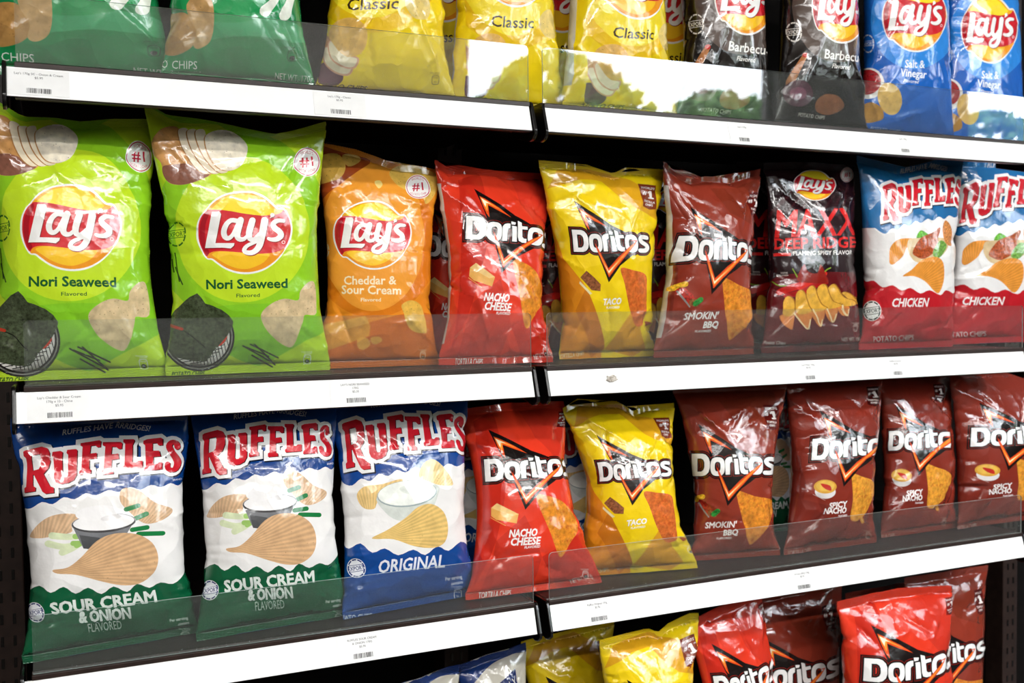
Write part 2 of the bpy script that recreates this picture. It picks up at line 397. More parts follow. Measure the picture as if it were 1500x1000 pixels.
class Design:
    def __init__(D, name, ref, base, back='#c9c6c0'):
        D.name = name; D.ref = ref
        D.w = (np.linalg.norm(ref.BR-ref.BL)+np.linalg.norm(ref.TR-ref.TL))/4*100
        D.h = (np.linalg.norm(ref.TL-ref.BL)+np.linalg.norm(ref.TR-ref.BR))/2*100
        D.base = hexc(base); D.back = hexc(back); D.bk = 1.22; D.L = []; D.z = (0, 0, 1.0)
    def zoom(D, x, y, k): D.z = (x, y, k)
    def cm(D, pts, z=None):
        x, y, k = z or D.z
        p = np.asarray(pts, float)/k+np.array([x, y])
        sv = D.ref.inv(p); return sv*np.array([D.w, D.h])
    def add(D, loops, col, mat='film', frame=None):
        """loops already in film centimetres"""
        D.L.append(([np.asarray(l, float) for l in loops], hexc(col) if isinstance(col, str) else col, KINDS.index(mat), frame))
    def px(D, loops, col, mat='film', ang=0, z=None, grow=0):
        if isinstance(loops, np.ndarray) and loops.ndim == 2: loops = [loops]
        ns = np.cumsum([len(l) for l in loops])[:-1]
        q = np.split(D.cm(np.vstack(loops), z), ns)
        if grow: q = offset(q, grow)
        c = np.vstack(q).mean(0)
        D.add(q, col, mat, (c[0], c[1], math.radians(ang)))
        return q
    def blob(D, pts, col, mat='film', ang=0, n=4, z=None): return D.px(smooth(pts, n), col, mat, ang, z)
    def text(D, s, p0, p1, h, col, bold=0, shear=0, arc=0, sp=1.0, z=None, outline=None, skew=None):
        lp, asp = text_loops(s, sp)
        p0 = np.array(p0, float); p1 = np.array(p1, float)
        d = p1-p0; L = np.linalg.norm(d); d /= L; up = np.array([d[1], -d[0]])
        if skew is not None: up = np.array(skew, float)/np.linalg.norm(skew)
        out = []
        for l in lp:
            x = l[:, 0]*L; y = l[:, 1]*h
            yy = y+arc*(1-(2*l[:, 0]-1)**2)
            out.append(p0+d*(x+y*shear)[:, None]+up*yy[:, None])
        ns = np.cumsum([len(l) for l in out])[:-1]
        q = np.split(D.cm(np.vstack(out), z), ns)
        if outline: D.add(offset(q, outline[0]), outline[1])
        if bold: q = offset(q, bold)
        D.add(q, col)
    def export(D, c, r, col, bg=None, rot=-8, z=None, ry=None):
        ry = ry or r*1.1
        if bg: D.px(ell(c[0], c[1], r*1.08, ry*1.08), bg, z=z)
        n = 9
        for k in range(n):
            a = np.linspace(2*PI*k/n+.07, 2*PI*(k+1)/n-.07, 5)
            o = np.stack([c[0]+r*np.cos(a), c[1]+ry*np.sin(a)], -1); i = np.stack([c[0]+r*.86*np.cos(a), c[1]+ry*.86*np.sin(a)], -1)
            D.px(ccw(np.vstack([o, i[::-1]])), col, z=z)
        t = math.radians(rot); d = np.array([math.cos(t), math.sin(t)]); up = np.array([-math.sin(t), math.cos(t)])
        c = np.array(c, float)
        for sg in (-1, 1):
            m = c+up*sg*r*.40
            D.px(stroke([m-d*r*.8, m+d*r*.8], r*.07, sm=False), col, z=z)
        b = c+up*r*.26
        D.text('EXPORT', b-d*r*.95, b+d*r*.95, r*.5, col, bold=.01, z=z)
    def badge(D, c, r, z=None, ry=None):
        ry = ry or r
        D.px(ell(c[0], c[1], r, ry), '#f4f1ee', z=z)
        D.px([ell(c[0], c[1], r*.93, ry*.93), rev(ell(c[0], c[1], r*.87, ry*.87))], '#c4233c', z=z)
        D.text('#1', (c[0]-r*.42, c[1]+ry*.3), (c[0]+r*.45, c[1]+ry*.26), ry*.62, '#c4233c', bold=.03, z=z)
        D.text("WORLD'S", (c[0]-r*.5, c[1]-ry*.45), (c[0]+r*.5, c[1]-ry*.45), ry*.2, '#c4233c', arc=r*.14, z=z)
        D.text("POTATO CHIP", (c[0]-r*.6, c[1]+ry*.62), (c[0]+r*.6, c[1]+ry*.6), ry*.18, '#c4233c', arc=-r*.1, z=z)
    def nutrition(D, c, w, col='#f2f2f2', dark='#333333', z=None):
        x, y = c; h = w*1.25
        D.px([ell(x, y, w/2, h/2, pw=.5), rev(ell(x, y, w*.43, h*.44, pw=.5))], col, z=z)
        D.px(ell(x, y+h*.2, w*.3, w*.26), dark, z=z)
        D.text('8%', (x-w*.17, y+h*.27), (x+w*.17, y+h*.27), w*.2, col, z=z)
        D.text('Energy', (x-w*.32, y-h*.2), (x+w*.32, y-h*.2), w*.2, col, z=z)
        D.text('One Serving', (x-w*.8, y-h*.72), (x+w*.6, y-h*.74), w*.18, col, z=z)
        D.text('contains', (x-w*.4, y-h*.57), (x+w*.5, y-h*.58), w*.18, col, z=z)

    def build(D):
        """constrained triangulation of the film with every printed outline in it"""
        w, h = D.w, D.h; VS = Bag.VS*h
        pts = []; edges = []
        def loop(l, closed=True):
            out = []; n = len(l)
            for i in range(n if closed else n-1):
                a, b = l[i], l[(i+1) % n]; m = max(1, int(np.linalg.norm(b-a)/.55))
                for k in range(m): out.append(a+(b-a)*k/m)
            if not closed: out.append(l[-1])
            s = len(pts); pts.extend(out); m = len(out)
            edges.extend((s+i, s+i+1) for i in range(m-1))
            if closed: edges.append((s+m-1, s))
        # saw-toothed ends
        zx = np.arange(-2*w, 2*w+.01, .16); n = len(zx)
        for y0, sg in ((h, -1), (0, 1)):
            zy = y0+sg*.09*(np.arange(n) % 2)
            zp = np.stack([zx, zy], -1); m = np.abs(zx) < w*1.02
            loop(zp[m], False)
        for y0 in (VS, h-VS, h*.1, h*.88): loop(np.array([(-2*w, y0), (2*w, y0)]), False)
        for x0 in (-w, w, -w*D.bk, w*D.bk, -w*1.9, w*1.9): loop(np.array([(x0, 0), (x0, h)]), False)
        g = .36
        for j, y in enumerate(np.arange(0, h+.01, g)):
            xs = np.arange(-w*1.15, w*1.15+.01, g)+(g/2 if j % 2 else 0)
            pts.extend([np.array((x, y)) for x in xs])
        for j, y in enumerate(np.arange(0, h+.01, .95)):
            for x in np.arange(w*1.18, 2*w+.01, .9):
                pts.append(np.array((x, y))); pts.append(np.array((-x, y)))
        for x in (-2*w, 2*w):
            for y in np.linspace(0, h, 30): pts.append(np.array((x, y)))
        lay = []
        for loops, col, mi, fr in D.L:
            ls = []
            for l in loops:
                l = l.copy(); l[:, 0] = np.clip(l[:, 0], -1.5*w, 1.5*w); l[:, 1] = np.clip(l[:, 1], .0, h)
                k = np.linalg.norm(l-np.roll(l, 1, 0), axis=1) > .004; l = l[k]
                if len(l) > 2: ls.append(l); loop(l)
            lay.append((ls, col, mi, fr))
        r = delaunay_2d_cdt([Vector(p) for p in pts], edges, [], 0, 1e-4)
        V = np.array([v[:] for v in r[0]]); F = np.array([f for f in r[2] if len(f) == 3])
        a, b, c = V[F[:, 0]], V[F[:, 1]], V[F[:, 2]]
        ar = (b[:, 0]-a[:, 0])*(c[:, 1]-a[:, 1])-(b[:, 1]-a[:, 1])*(c[:, 0]-a[:, 0])
        F = np.where((ar < 0)[:, None], F[:, ::-1], F); C = (a+b+c)/3
        ph = ((C[:, 0]+2*w) % .32)/.16; saw = .09*(1-np.abs(1-ph))
        keep = (np.abs(ar) > 1e-7) & (C[:, 1] > saw) & (C[:, 1] < h-saw)
        F = F[keep]; C = C[keep]; m = len(F)
        colr = np.tile(np.array(D.base), (m, 1)); mat = np.zeros(m, int)
        frm = np.zeros((m, 3))
        bk = np.abs(C[:, 0]) > w*D.bk; colr[bk & (np.abs(C[:, 0]) < 1.9*w) & (C[:, 1] > h*.1) & (C[:, 1] < h*.88)] = D.back
        for ls, col, mi, fr in lay:
            if not ls: continue
            al = np.vstack(ls); lo = al.min(0); hi = al.max(0)
            idx = np.nonzero((C[:, 0] > lo[0]) & (C[:, 0] < hi[0]) & (C[:, 1] > lo[1]) & (C[:, 1] < hi[1]))[0]
            if not len(idx): continue
            q = C[idx]; wn = np.zeros(len(idx), int)
            for l in ls:
                A = l; Bq = np.roll(l, -1, 0)
                for ch in range(0, len(A), 400):
                    ax, ay = A[ch:ch+400].T; bx, by = Bq[ch:ch+400].T
                    y = q[:, 1][:, None]; x = q[:, 0][:, None]
                    up = (ay <= y) & (by > y); dn = (ay > y) & (by <= y)
                    side = (bx-ax)*(y-ay)-(x-ax)*(by-ay)
                    wn += (up & (side > 0)).sum(1)-(dn & (side < 0)).sum(1)
            hit = idx[wn != 0]
            colr[hit] = col; mat[hit] = mi
            if fr is not None: frm[hit] = fr
        D.V, D.F, D.C, D.col, D.mat, D.frm = V, F, C, colr, mat, frm
        zone = np.zeros(m, int); zone[C[:, 1] < VS] = 1; zone[C[:, 1] > h-VS] = 2
        D.parts = []
        for zi, nm in ((0, 'bag_body'), (1, 'bottom_seal'), (2, 'top_seal')):
            fi = np.nonzero(zone == zi)[0]
            used, inv = np.unique(F[fi].ravel(), return_inverse=True)
            D.parts.append((nm, fi, used, inv.reshape(-1, 3), zi))
        print('design', D.name, 'tris', m)

def make_bag(B, label, group, cat='chip bag', name='chip_bag'):
    D = B.design
    if not hasattr(D, 'parts'): D.build()
    base = (B.BL+B.BR)/2
    root = empty(name, base); tag(root, label, cat, group)
    s = D.V[:, 0]/D.w; v = D.V[:, 1]/D.h
    P = B.P(s, v); e = 2e-3
    dS = B.P(s+e, v)-P; dV = B.P(s, v+e)-P
    N = np.cross(dS, dV); N /= np.maximum(np.linalg.norm(N, axis=1), 1e-12)[:, None]
    zmin = P[:, 2].min(); lift = SZ[B.row]+.0012-zmin
    P = P-base; P[:, 2] += lift
    for nm, fi, used, tri, zi in D.parts:
        me = bpy.data.meshes.new(nm)
        n = len(tri)
        me.vertices.add(len(used)); me.vertices.foreach_set('co', P[used].astype(np.float32).ravel())
        me.loops.add(n*3); me.loops.foreach_set('vertex_index', tri.astype(np.int32).ravel())
        me.polygons.add(n); me.polygons.foreach_set('loop_start', np.arange(0, n*3, 3, dtype=np.int32))
        me.polygons.foreach_set('material_index', (D.mat[fi] if zi == 0 else np.where(D.mat[fi] == 0, 7, D.mat[fi])).astype(np.int32))
        me.polygons.foreach_set('use_smooth', np.ones(n, bool))
        me.update(calc_edges=True)
        uv = me.uv_layers.new(name='film'); uv.data.foreach_set('uv', D.V[used][tri.ravel()].astype(np.float32).ravel())
        q = D.V[used][tri.ravel()]; fr = np.repeat(D.frm[fi], 3, 0)
        dx, dy = q[:, 0]-fr[:, 0], q[:, 1]-fr[:, 1]; ca, sa = np.cos(fr[:, 2]), np.sin(fr[:, 2])
        # ridges fan out a little from the narrow end of a chip
        pu, pv = dx*ca+dy*sa, -dx*sa+dy*ca
        pv = pv*4.2/np.maximum(2.2, 4.2+pu*.8)
        uv2 = me.uv_layers.new(name='pattern'); uv2.data.foreach_set('uv', np.stack([pu, pv], -1).astype(np.float32).ravel())
        ca_ = me.color_attributes.new('Print', 'FLOAT_COLOR', 'CORNER')
        cc = np.ones((n*3, 4), np.float32); cc[:, :3] = np.repeat(D.col[fi], 3, 0); ca_.data.foreach_set('color', cc.ravel())
        me.normals_split_custom_set_from_vertices([tuple(x) for x in N[used]])
        for m in FILM: me.materials.append(m)
        o = bpy.data.objects.new(nm, me); COL.objects.link(o); o.parent = root
    return root

# ------------------------------------------------------------------ the marks, traced once and reused
def lays_logo(D, tf, words=True):
    """tf maps tracing units (about 935 x 840) to picture units of the current zoom"""
    T = lambda l: tf(np.asarray(l, float))
    S = lambda l, n=3: T(smooth(l, n))
    z = D.z
    D.px(S([(160,300),(240,200),(340,135),(450,105),(550,98),(660,110),(760,160),(840,235),(875,268),(915,265),(950,290),(990,370),(1013,460),(1010,540),(985,630),(950,690),(900,770),(820,850),(720,910),(600,938),(480,930),(370,890),(280,830),(235,795),(195,790),(160,760),(115,680),(85,590),(78,500),(90,420),(120,350)]), '#f5f2ee')
    D.px(S([(180,295),(250,215),(350,150),(450,125),(550,118),(650,130),(750,180),(830,255),(870,285),(920,288),(928,297),(900,322),(840,340),(740,350),(620,342),(500,325),(380,303),(280,292),(220,292)]), '#f6b01c')
    D.px(S([(225,290),(280,225),(370,160),(460,138),(550,132),(640,144),(735,195),(810,265),(850,305),(740,348),(620,338),(500,320),(380,298),(280,288)]), '#fde02c')
    D.px(S([(185,762),(210,720),(280,700),(400,700),(520,712),(640,724),(760,722),(860,708),(942,680),(900,750),(820,830),(720,890),(600,918),(480,910),(370,870),(290,815),(240,780),(200,778)]), '#f39a1d')
    D.px(S([(235,740),(290,712),(400,708),(520,720),(640,732),(740,732),(800,740),(740,820),(640,870),(560,888),(470,875),(380,840),(300,790)]), '#fcc626')
    D.px(S([(190,292),(215,288),(300,288),(420,303),(540,325),(640,340),(740,348),(840,340),(900,322),(930,293),(965,345),(990,420),(998,490),(985,570),(960,640),(935,680),(860,715),(760,730),(640,732),(520,720),(400,710),(280,705),(210,725),(185,762),(150,720),(118,640),(100,550),(102,440),(135,350)]), '#d3202c')
    D.px(S([(190,300),(150,350),(118,440),(112,540),(130,640),(160,710),(184,745),(205,715),(180,660),(165,560),(170,440),(200,340)]), '#ab1424')
    L = [[(232,308),(300,306),(316,316),(322,335),(268,624),(455,624),(450,650),(420,678),(340,670),(165,674)]]
    strokes = [([(482,402),(420,395),(372,440),(350,510),(362,560),(395,576),(435,545),(468,480),(495,415)], [46,46,50,56,54,46,40,40,40]),
               ([(514,392),(482,530),(500,582),(545,585),(578,555)], [64,62,52,40,34]),
               ([(629,396),(597,520),(607,580),(650,586),(700,535)], [62,62,52,44,40]),
               ([(747,398),(714,590),(688,670),(640,716),(585,722),(550,700),(575,655),(640,622),(700,595),(738,560)], [70,66,60,52,46,42,38,34,30,20]),
               ([(928,402),(872,398),(830,428),(842,470),(890,512),(903,552),(868,584),(820,590),(785,580)], [34,44,50,56,58,56,50,40,32])]
    A = [np.asarray(L[0], float)]+[stroke(p, w, 3) for p, w in strokes]+[ell(820,342,21,21,n=14), stroke([(826,345),(800,370)], [18,8], sm=False)]
    if words:
        for a in A: D.px(T(a+np.array([7, 9])), '#8c1020')
    for a in A: D.px(T(a), '#f7f5f2')
    D.px([T(ell(928,617,17,17,n=14)), T(rev(ell(928,617,12,12,n=14)))], '#f7f5f2')

def aff(src, dst):
    """affine map from three tracing points to three picture points"""
    A = np.column_stack([np.asarray(src, float), np.ones(3)]); M = np.linalg.solve(A, np.asarray(dst, float))
    return lambda p: np.column_stack([p, np.ones(len(p))])@M
def boxmap(cx, cy, w, h, rot=0):
    r = math.radians(rot); c, s = math.cos(r), math.sin(r)
    def f(p):
        x = (p[:, 0]-545)/935*w; y = (p[:, 1]-518)/840*h
        return np.stack([cx+x*c-y*s, cy+x*s+y*c], -1)
    return f

def sq(cx, cy, rx, ry): return ell(cx, cy, rx, ry, n=28, pw=.72)
DOR = [[np.array([(105,388),(215,388),(248,400),(274,430),(287,470),(287,535),(274,580),(248,608),(215,621),(105,622)], float),
        rev(np.array([(160,437),(200,437),(222,452),(232,480),(232,528),(222,558),(200,575),(160,577)], float))],
       [sq(368,522,74,98), rev(sq(368,522,30,50))],
       [np.array([(445,460),(462,432),(490,420),(520,418),(520,468),(502,474),(496,490),(496,605),(450,607)], float)],
       [np.array([(540,440),(583,440),(597,600),(550,602)], float)],
       [np.array([(524,392),(572,398),(566,424),(530,426)], float)],
       [np.array([(588,375),(628,392),(634,428),(690,425),(694,458),(640,462),(648,540),(664,556),(692,556),(692,598),(650,602),(616,586),(604,550)], float)],
       [sq(775,512,76,94), rev(sq(775,512,30,46))],
       [stroke([(965,446),(912,440),(884,462),(900,495),(944,520),(958,552),(930,582),(870,584)], 44, 3)]]
def doritos_logo(D, A, B, C):
    tf = aff([(165,78),(468,935),(105,622)], [A, B, C])
    T = lambda l: tf(np.asarray(l, float)); z = D.z
    D.z = (0, 0, 1)
    u = np.linalg.norm(np.diff(D.cm([B, A]), axis=0))/909.0          # film cm per tracing unit
    D.px(T([(165,78),(560,322),(740,405),(960,455),(820,600),(620,750),(468,935),(380,650),(300,430)]), '#120d0d')
    plate = [np.split(D.cm(T(np.vstack(l))), np.cumsum([len(x) for x in l])[:-1]) for l in DOR]
    for l in plate: D.add(offset(l, 34*u), '#0d0a0a')
    for l in plate: D.add(offset(l, 21*u), '#8e2018')
    for l in plate: D.add(offset(l, 16*u), '#0d0a0a')
    D.px(T([(175,105),(245,150),(560,335),(700,392),(600,395),(400,395),(300,395)]), '#171010')
    for pts, c in (([(212,155),(262,178),(400,262),(520,348),(390,292),(292,245),(312,385),(282,345),(246,260)], '#e8501a'),
                   ([(220,168),(320,225),(440,298),(290,228),(288,320),(252,245)], '#f9a13a'),
                   ([(230,178),(320,230),(276,222),(270,270),(248,225)], '#fff0d0')):
        D.px(T(pts), c)
    for l in plate: D.add(l, '#f4f2f0')
    for pts, c in (([(358,520),(372,590),(425,738),(478,880),(560,785),(700,640),(800,545),(848,478),(760,478),(830,490),(740,552),(600,668),(482,785),(440,690),(390,580)], '#e2461a'),
                   ([(385,600),(425,720),(479,858),(560,765),(690,635),(800,528),(836,486),(740,566),(605,685),(480,806),(430,690)], '#f98f2a'),
                   ([(440,735),(480,838),(540,770),(620,690),(520,780),(481,815)], '#fff2cc')):
        D.px(T(pts), c)
    D.z = z
def ribbon(D, c, col, tcol='#efe9e4', z=None):
    """corner flag: four corner points, text set in it"""
    tl, tr, br, bl = [np.array(p, float) for p in c]
    D.px(np.array([tl, tr, br, (br+bl)/2+(br-tr)*.08, bl]), col, z=z)
    L = lambda t: (tl*(1-t)+bl*t, tr*(1-t)+br*t)
    def line(s, t, a, b, hh, bold=.01, shear=0):
        p, q = L(t); w = np.linalg.norm(bl-tl)
        D.text(s, p*(1-a)+q*a, p*(1-b)+q*b, hh*w, tcol, bold=bold, z=z, shear=shear)
    line("WORLD'S", .2, .1, .92, .09); line('#', .46, .14, .36, .15)
    u, v = (tr-tl), (bl-tl)
    pt = lambda a, t: tl+u*a+v*t
    D.px(np.array([pt(.44,.34), pt(.54,.28), pt(.70,.28), pt(.70,.57), pt(.78,.57), pt(.78,.63), pt(.44,.63), pt(.44,.57), pt(.54,.57), pt(.54,.38), pt(.44,.40)]), tcol, z=z)
    line('TORTILLA', .78, .1, .9, .085); line('CHIPS', .92, .25, .75, .085)

RUF = [[[(78,298),(100,283),(235,246),(285,262),(308,308),(313,395),(295,462),(248,518),(306,642),(340,655),(340,708),(262,718),(236,698),(160,528),(150,530),(152,640),(175,655),(172,692),(78,712),(80,665),(95,650),(100,365),(78,340)],
        [(152,335),(152,488),(210,470),(230,440),(232,345),(222,320)]],
       [[(332,300),(400,290),(418,300),(418,530),(430,553),(460,550),(470,530),(468,330),(452,310),(458,280),(535,272),(545,285),(545,530),(520,580),(470,608),(410,620),(360,600),(345,560),(342,350),(330,340)]],
       [[(572,215),(735,188),(747,197),(745,255),(718,258),(700,238),(660,243),(655,320),(715,312),(718,368),(665,372),(655,380),(655,470),(672,480),(672,515),(568,530),(568,492),(585,480),(590,250),(572,240)]],
       [[(765,207),(920,207),(934,220),(932,275),(905,278),(880,255),(845,255),(842,330),(905,322),(912,375),(850,385),(848,480),(868,490),(868,522),(766,530),(766,492),(782,480),(788,250),(765,240)]],
       [[(943,183),(1035,183),(1040,200),(1025,240),(1030,410),(1060,415),(1080,398),(1117,398),(1117,470),(948,482),(945,455),(962,440),(960,225),(943,210)]],
       [[(1118,200),(1150,185),(1265,172),(1280,185),(1280,248),(1250,250),(1235,225),(1200,228),(1200,300),(1255,302),(1262,358),(1205,362),(1205,435),(1240,432),(1250,418),(1285,422),(1288,490),(1132,500),(1132,468),(1145,455),(1135,245),(1118,230)]]]
RUF_S = stroke([(1396,272),(1384,226),(1352,220),(1328,255),(1342,310),(1388,370),(1412,430),(1400,488),(1365,500),(1335,475),(1328,435)], [52,46,44,46,52,58,58,52,46,44,44], 3)
def ruffles_face(D, tf, sky, foot, low=None, tag_line=True):
    """tf maps tracing units (1500 x 786, with the lower wave given in the same units) to picture px"""
    D.z = (0, 0, 1)
    T = lambda l: tf(np.asarray(l, float))
    h, w = D.h, D.w
    # colour fields run right round the bag
    q = D.cm(T([(-60,800),(40,852),(130,868),(230,802),(330,822),(430,752),(530,772),(630,712),(720,735),(830,683),(920,705),(1020,656),(1110,688),(1200,642),(1290,668),(1370,632),(1430,662),(1500,620)]))
    q = smooth(q, 3, False)
    D.add([np.vstack([[(-1.5*w, h*.66)], [(-1.25*w, h*.63)], q, [(1.25*w, h*.70)], [(1.5*w, h*.68)], [(1.5*w, 0)], [(-1.5*w, 0)]])], '#eeecea')
    q = D.cm(np.asarray(low, float)) if low else D.cm(T([(-10,1640),(90,1710),(200,1650),(310,1720),(425,1660),(530,1735),(650,1672),(770,1740),(880,1665),(1000,1725),(1090,1645),(1200,1690),(1300,1640),(1400,1660),(1480,1590)]))
    q = smooth(q, 3, False)
    D.add([np.vstack([[(-1.5*w, h*.34)], q, [(1.5*w, h*.36)], [(1.5*w, 0)], [(-1.5*w, 0)]])], foot)
    u = np.linalg.norm(np.diff(D.cm(T([(78,600),(1288,460)])), axis=0))/1218.0
    Ls = []
    for l in RUF+[[RUF_S]]:
        a = [T(x) for x in l]; Ls.append(np.split(D.cm(np.vstack(a)), np.cumsum([len(x) for x in a])[:-1]))
    sh = lambda l, dx, dy: [x+np.array([dx*u, -dy*u]) for x in l]
    for l in Ls: D.add(sh(offset([l[0]], 44*u), 9, 12), '#07162f')
    for l in Ls: D.add(offset([l[0]], 40*u), '#f1efed')
    for l in Ls: D.add(sh(l, 8, 7), '#4a0f18')
    for l in Ls: D.add(l, '#ce1d2c')
    if tag_line:
        D.text('RUFFLES HAVE', T([(412,135)])[0], T([(838,72)])[0], 7.0, '#cfd4dc', bold=.015, shear=.2)
        D.text('RRRIDGES!', T([(864,66)])[0], T([(1160,106)])[0], 7.0, '#cfd4dc', bold=.015, shear=.1)
    D.text('BRAND', T([(1388,612)])[0], T([(1455,605)])[0], 2.6, '#e8eaee')

# ------------------------------------------------------------------ the bags in the picture (corners of their flat sealed ends)
lean = .10
R = {}
# second shelf
R['nori_left'] = Bag(None, 1, (-34,128), (232,176), -22, 250, yb=.075, yt=.095, T=.043, dip=((-1,0),(-.75,-.014),(-.53,-.025),(-.2,-.02),(.1,-.018),(.5,-.008),(.85,-.001),(1,0)), seed=1, amp=.8)
R['nori'] = Bag(None, 1, (211,148), (478,177), 243, 484, yb=.070, yt=.066, T=.040, dip=((-1,0),(-.77,-.013),(-.34,-.015),(.1,-.020),(.39,-.024),(.6,-.017),(.77,-.010),(1,0)), seed=2, amp=.8)
R['cheddar'] = Bag(None, 1, (464,207), (645,248), 463, 644, yb=.095, yt=.11, T=.036, dip=((-1,0),(-.4,.002),(.3,-.007),(.6,-.002),(1,0)), seed=3, amp=.8)
R['nacho_upper'] = Bag(None, 1, (636,231), (808,256), 642, 811, yb=(.075,.045), yt=(.10,.135), T=.041, dip=((-1,0),(-.8,-.0125),(-.5,-.009),(.25,-.006),(.8,0),(1,0)), du=0.12, seed=4)
R['taco_upper'] = Bag(None, 1, (789,234), (973,248), 820, 960, yb=.112, yt=(.083,.098), T=.040, dip=((-1,0),(-.26,-.001),(.12,-.012),(.36,-.001),(1,0)), seed=5, eL=((0,0),(.4,-.002),(1,0)))
R['smokin_upper'] = Bag(None, 1, (970,234), (1116,246), 955, 1106, yb=.07, yt=(.078,.085), T=.045, dip=((-1,0),(-.72,-.017),(-.45,-.027),(-.17,-.02),(.33,-.021),(.62,-.01),(1,0)), du=0.13, seed=6)
R['maxx'] = Bag(None, 1, (1120,238), (1252,243), 1116, 1264, yb=.08, yt=.10, T=.034, dip=((-1,0),(0,.004),(1,0)), seed=7)
R['chicken'] = Bag(None, 1, (1256,226), (1412,229), 1260, 1396, yb=.075, yt=.075, T=.042, dip=((-1,0),(-.67,-.010),(-.3,-.023),(.05,-.017),(.5,-.005),(1,0)), seed=8)
R['chicken_right'] = Bag(None, 1, (1404,234), (1560,236), 1382, 1520, yb=.135, yt=.115, T=.038, du=-0.25, seed=9)
# third shelf
R['onion_left'] = Bag(None, 2, (16,612), (274,603), 34, 290, yb=(.036,.066), yt=(.075,.085), T=.043, seed=10, amp=.65, eL=((0,0),(.15,-.004),(.5,-.009),(.85,-.005),(1,0)), eR=((0,0),(.15,.004),(.5,.008),(.85,.005),(1,0)))
R['onion'] = Bag(None, 2, (280,590), (492,584), 288, 512, yb=(.030,.052), yt=.085, T=.043, seed=11, amp=.65, eL=((0,0),(.15,-.004),(.5,-.009),(.85,-.005),(1,0)), eR=((0,0),(.15,.004),(.5,.008),(.85,.005),(1,0)))
R['original'] = Bag(None, 2, (486,588), (684,572), 502, 692, yb=(.036,.066), yt=.095, T=.04, seed=12, amp=.7, eL=((0,0),(.15,-.004),(.5,-.009),(.85,-.005),(1,0)), eR=((0,0),(.15,.004),(.5,.008),(.85,.005),(1,0)))
R['nacho'] = Bag(None, 2, (672,600), (826,588), 683, 882, yb=(.043,.038), yt=.12, T=.048, dip=((-1,0),(0,.004),(1,0)), seed=13)
R['taco'] = Bag(None, 2, (823,598), (987,590), 850, 1022, yb=(.080,.046), yt=.11, T=.050, dip=((-1,0),(-.7,.014),(-.05,.007),(.22,-.010),(.45,-.002),(1,0)), eL=((0,0),(.3,-.006),(.62,.008),(1,0)), seed=14)
R['smokin'] = Bag(None, 2, (986,566), (1152,560), 1010, 1142, yb=(.085,.055), yt=(.115,.085), T=.045, seed=15, amp=.9)
R['spicy_left'] = Bag(None, 2, (1150,552), (1294,545), 1148, 1284, yb=.05, yt=.09, T=.042, seed=16)
R['spicy'] = Bag(None, 2, (1286,545), (1396,543), 1290, 1404, yb=.072, yt=.115, T=.036, du=-0.24, seed=17)
R['spicy_right'] = Bag(None, 2, (1390,543), (1545,541), 1402, 1540, yb=.06, yt=.085, T=.04, du=-0.15, seed=18)
# top shelf: their upper halves rise out of the frame
R['green_left'] = Bag(None, 0, (-40,-330), (225,-300), -30, 262, yb=.085, yt=.11, T=.045, du=0.08, seed=20, amp=.8)
R['green'] = Bag(None, 0, (215,-310), (450,-285), 236, 462, yb=.055, yt=.085, T=.045, seed=21, amp=.9)
R['classic_left'] = Bag(None, 0, (462,-290), (655,-265), 462, 668, yb=.072, yt=.11, T=.045, seed=22)
R['classic_mid'] = Bag(None, 0, (648,-262), (816,-240), 654, 830, yb=.085, yt=.10, T=.042, du=0.25, seed=23)
R['classic'] = Bag(None, 0, (820,-225), (985,-200), 820, 992, yb=.06, yt=.08, T=.042, du=0.35, seed=24)
R['barbecue'] = Bag(None, 0, (985,-190), (1124,-172), 990, 1136, yb=.085, yt=.10, T=.045, seed=25)
R['barbecue_right'] = Bag(None, 0, (1134,-172), (1258,-152), 1134, 1270, yb=.065, yt=.08, T=.04, seed=26)
R['vinegar'] = Bag(None, 0, (1258,-140), (1392,-122), 1258, 1398, yb=.085, yt=.085, T=.042, seed=27)
R['vinegar_right'] = Bag(None, 0, (1378,-118), (1490,-105), 1376, 1504, yb=.115, yt=.12, T=.038, seed=28)

def new_design(key, base, back='#c9c6c0'): return Design(key, R[key], base, back)

# ---- seaweed
def lays_common(D, disc, band, seal=None):
    """rings of tint behind the mark: disc, then a darker band, given in cm from the mark's centre"""
    pass
D = NORI = new_design('nori', '#bfe02a'); D.zoom(200, 140, 2.172)
D.px(ell(335,425,285,318,n=60), '#93cf24')
D.px([ell(335,425,340,400,n=60), rev(ell(335,425,278,312,n=60))], '#bfe02a')
D.px(ell(335,425,215,232,n=60), '#c3e228')
D.px(smooth([(120,700),(300,665),(500,650),(600,560),(620,640),(600,760),(420,860),(250,800)],4), '#84c824')
D.px(smooth([(330,905),(430,840),(560,770),(640,740),(640,905)],3), '#b9de20')
D.px(smooth([(20,20),(140,85),(260,92),(340,150),(420,130),(520,100),(620,75),(600,60),(20,0)],3), '#8fd11f')
D.zoom(190, 132, 4.87)
D.blob([(160,360),(200,290),(270,258),(340,262),(380,330),(450,450),(520,540),(580,590),(520,630),(400,670),(290,665),(240,600),(225,520),(170,450)], '#d39a5c', 'chip')
D.blob([(236,545),(290,530),(400,520),(500,560),(565,600),(480,645),(380,672),(290,662),(245,612)], '#8e5c4a', 'chip')
for dx, dy, q in ((0,0,1),(68,4,.97),(132,2,.95)):
    c_ = np.array([(345,288),(370,268),(412,275),(430,340),(470,430),(530,510),(585,570),(572,592),(520,590),(450,530),(390,440),(355,350)], float)
    c_ = (c_-np.array([450,430]))*q+np.array([450+dx*.9,430+dy])
    D.px(smooth(c_+np.array([-9,2]),3), '#b07c48'); D.px(smooth(c_,3), '#f3e4c8', 'cream')
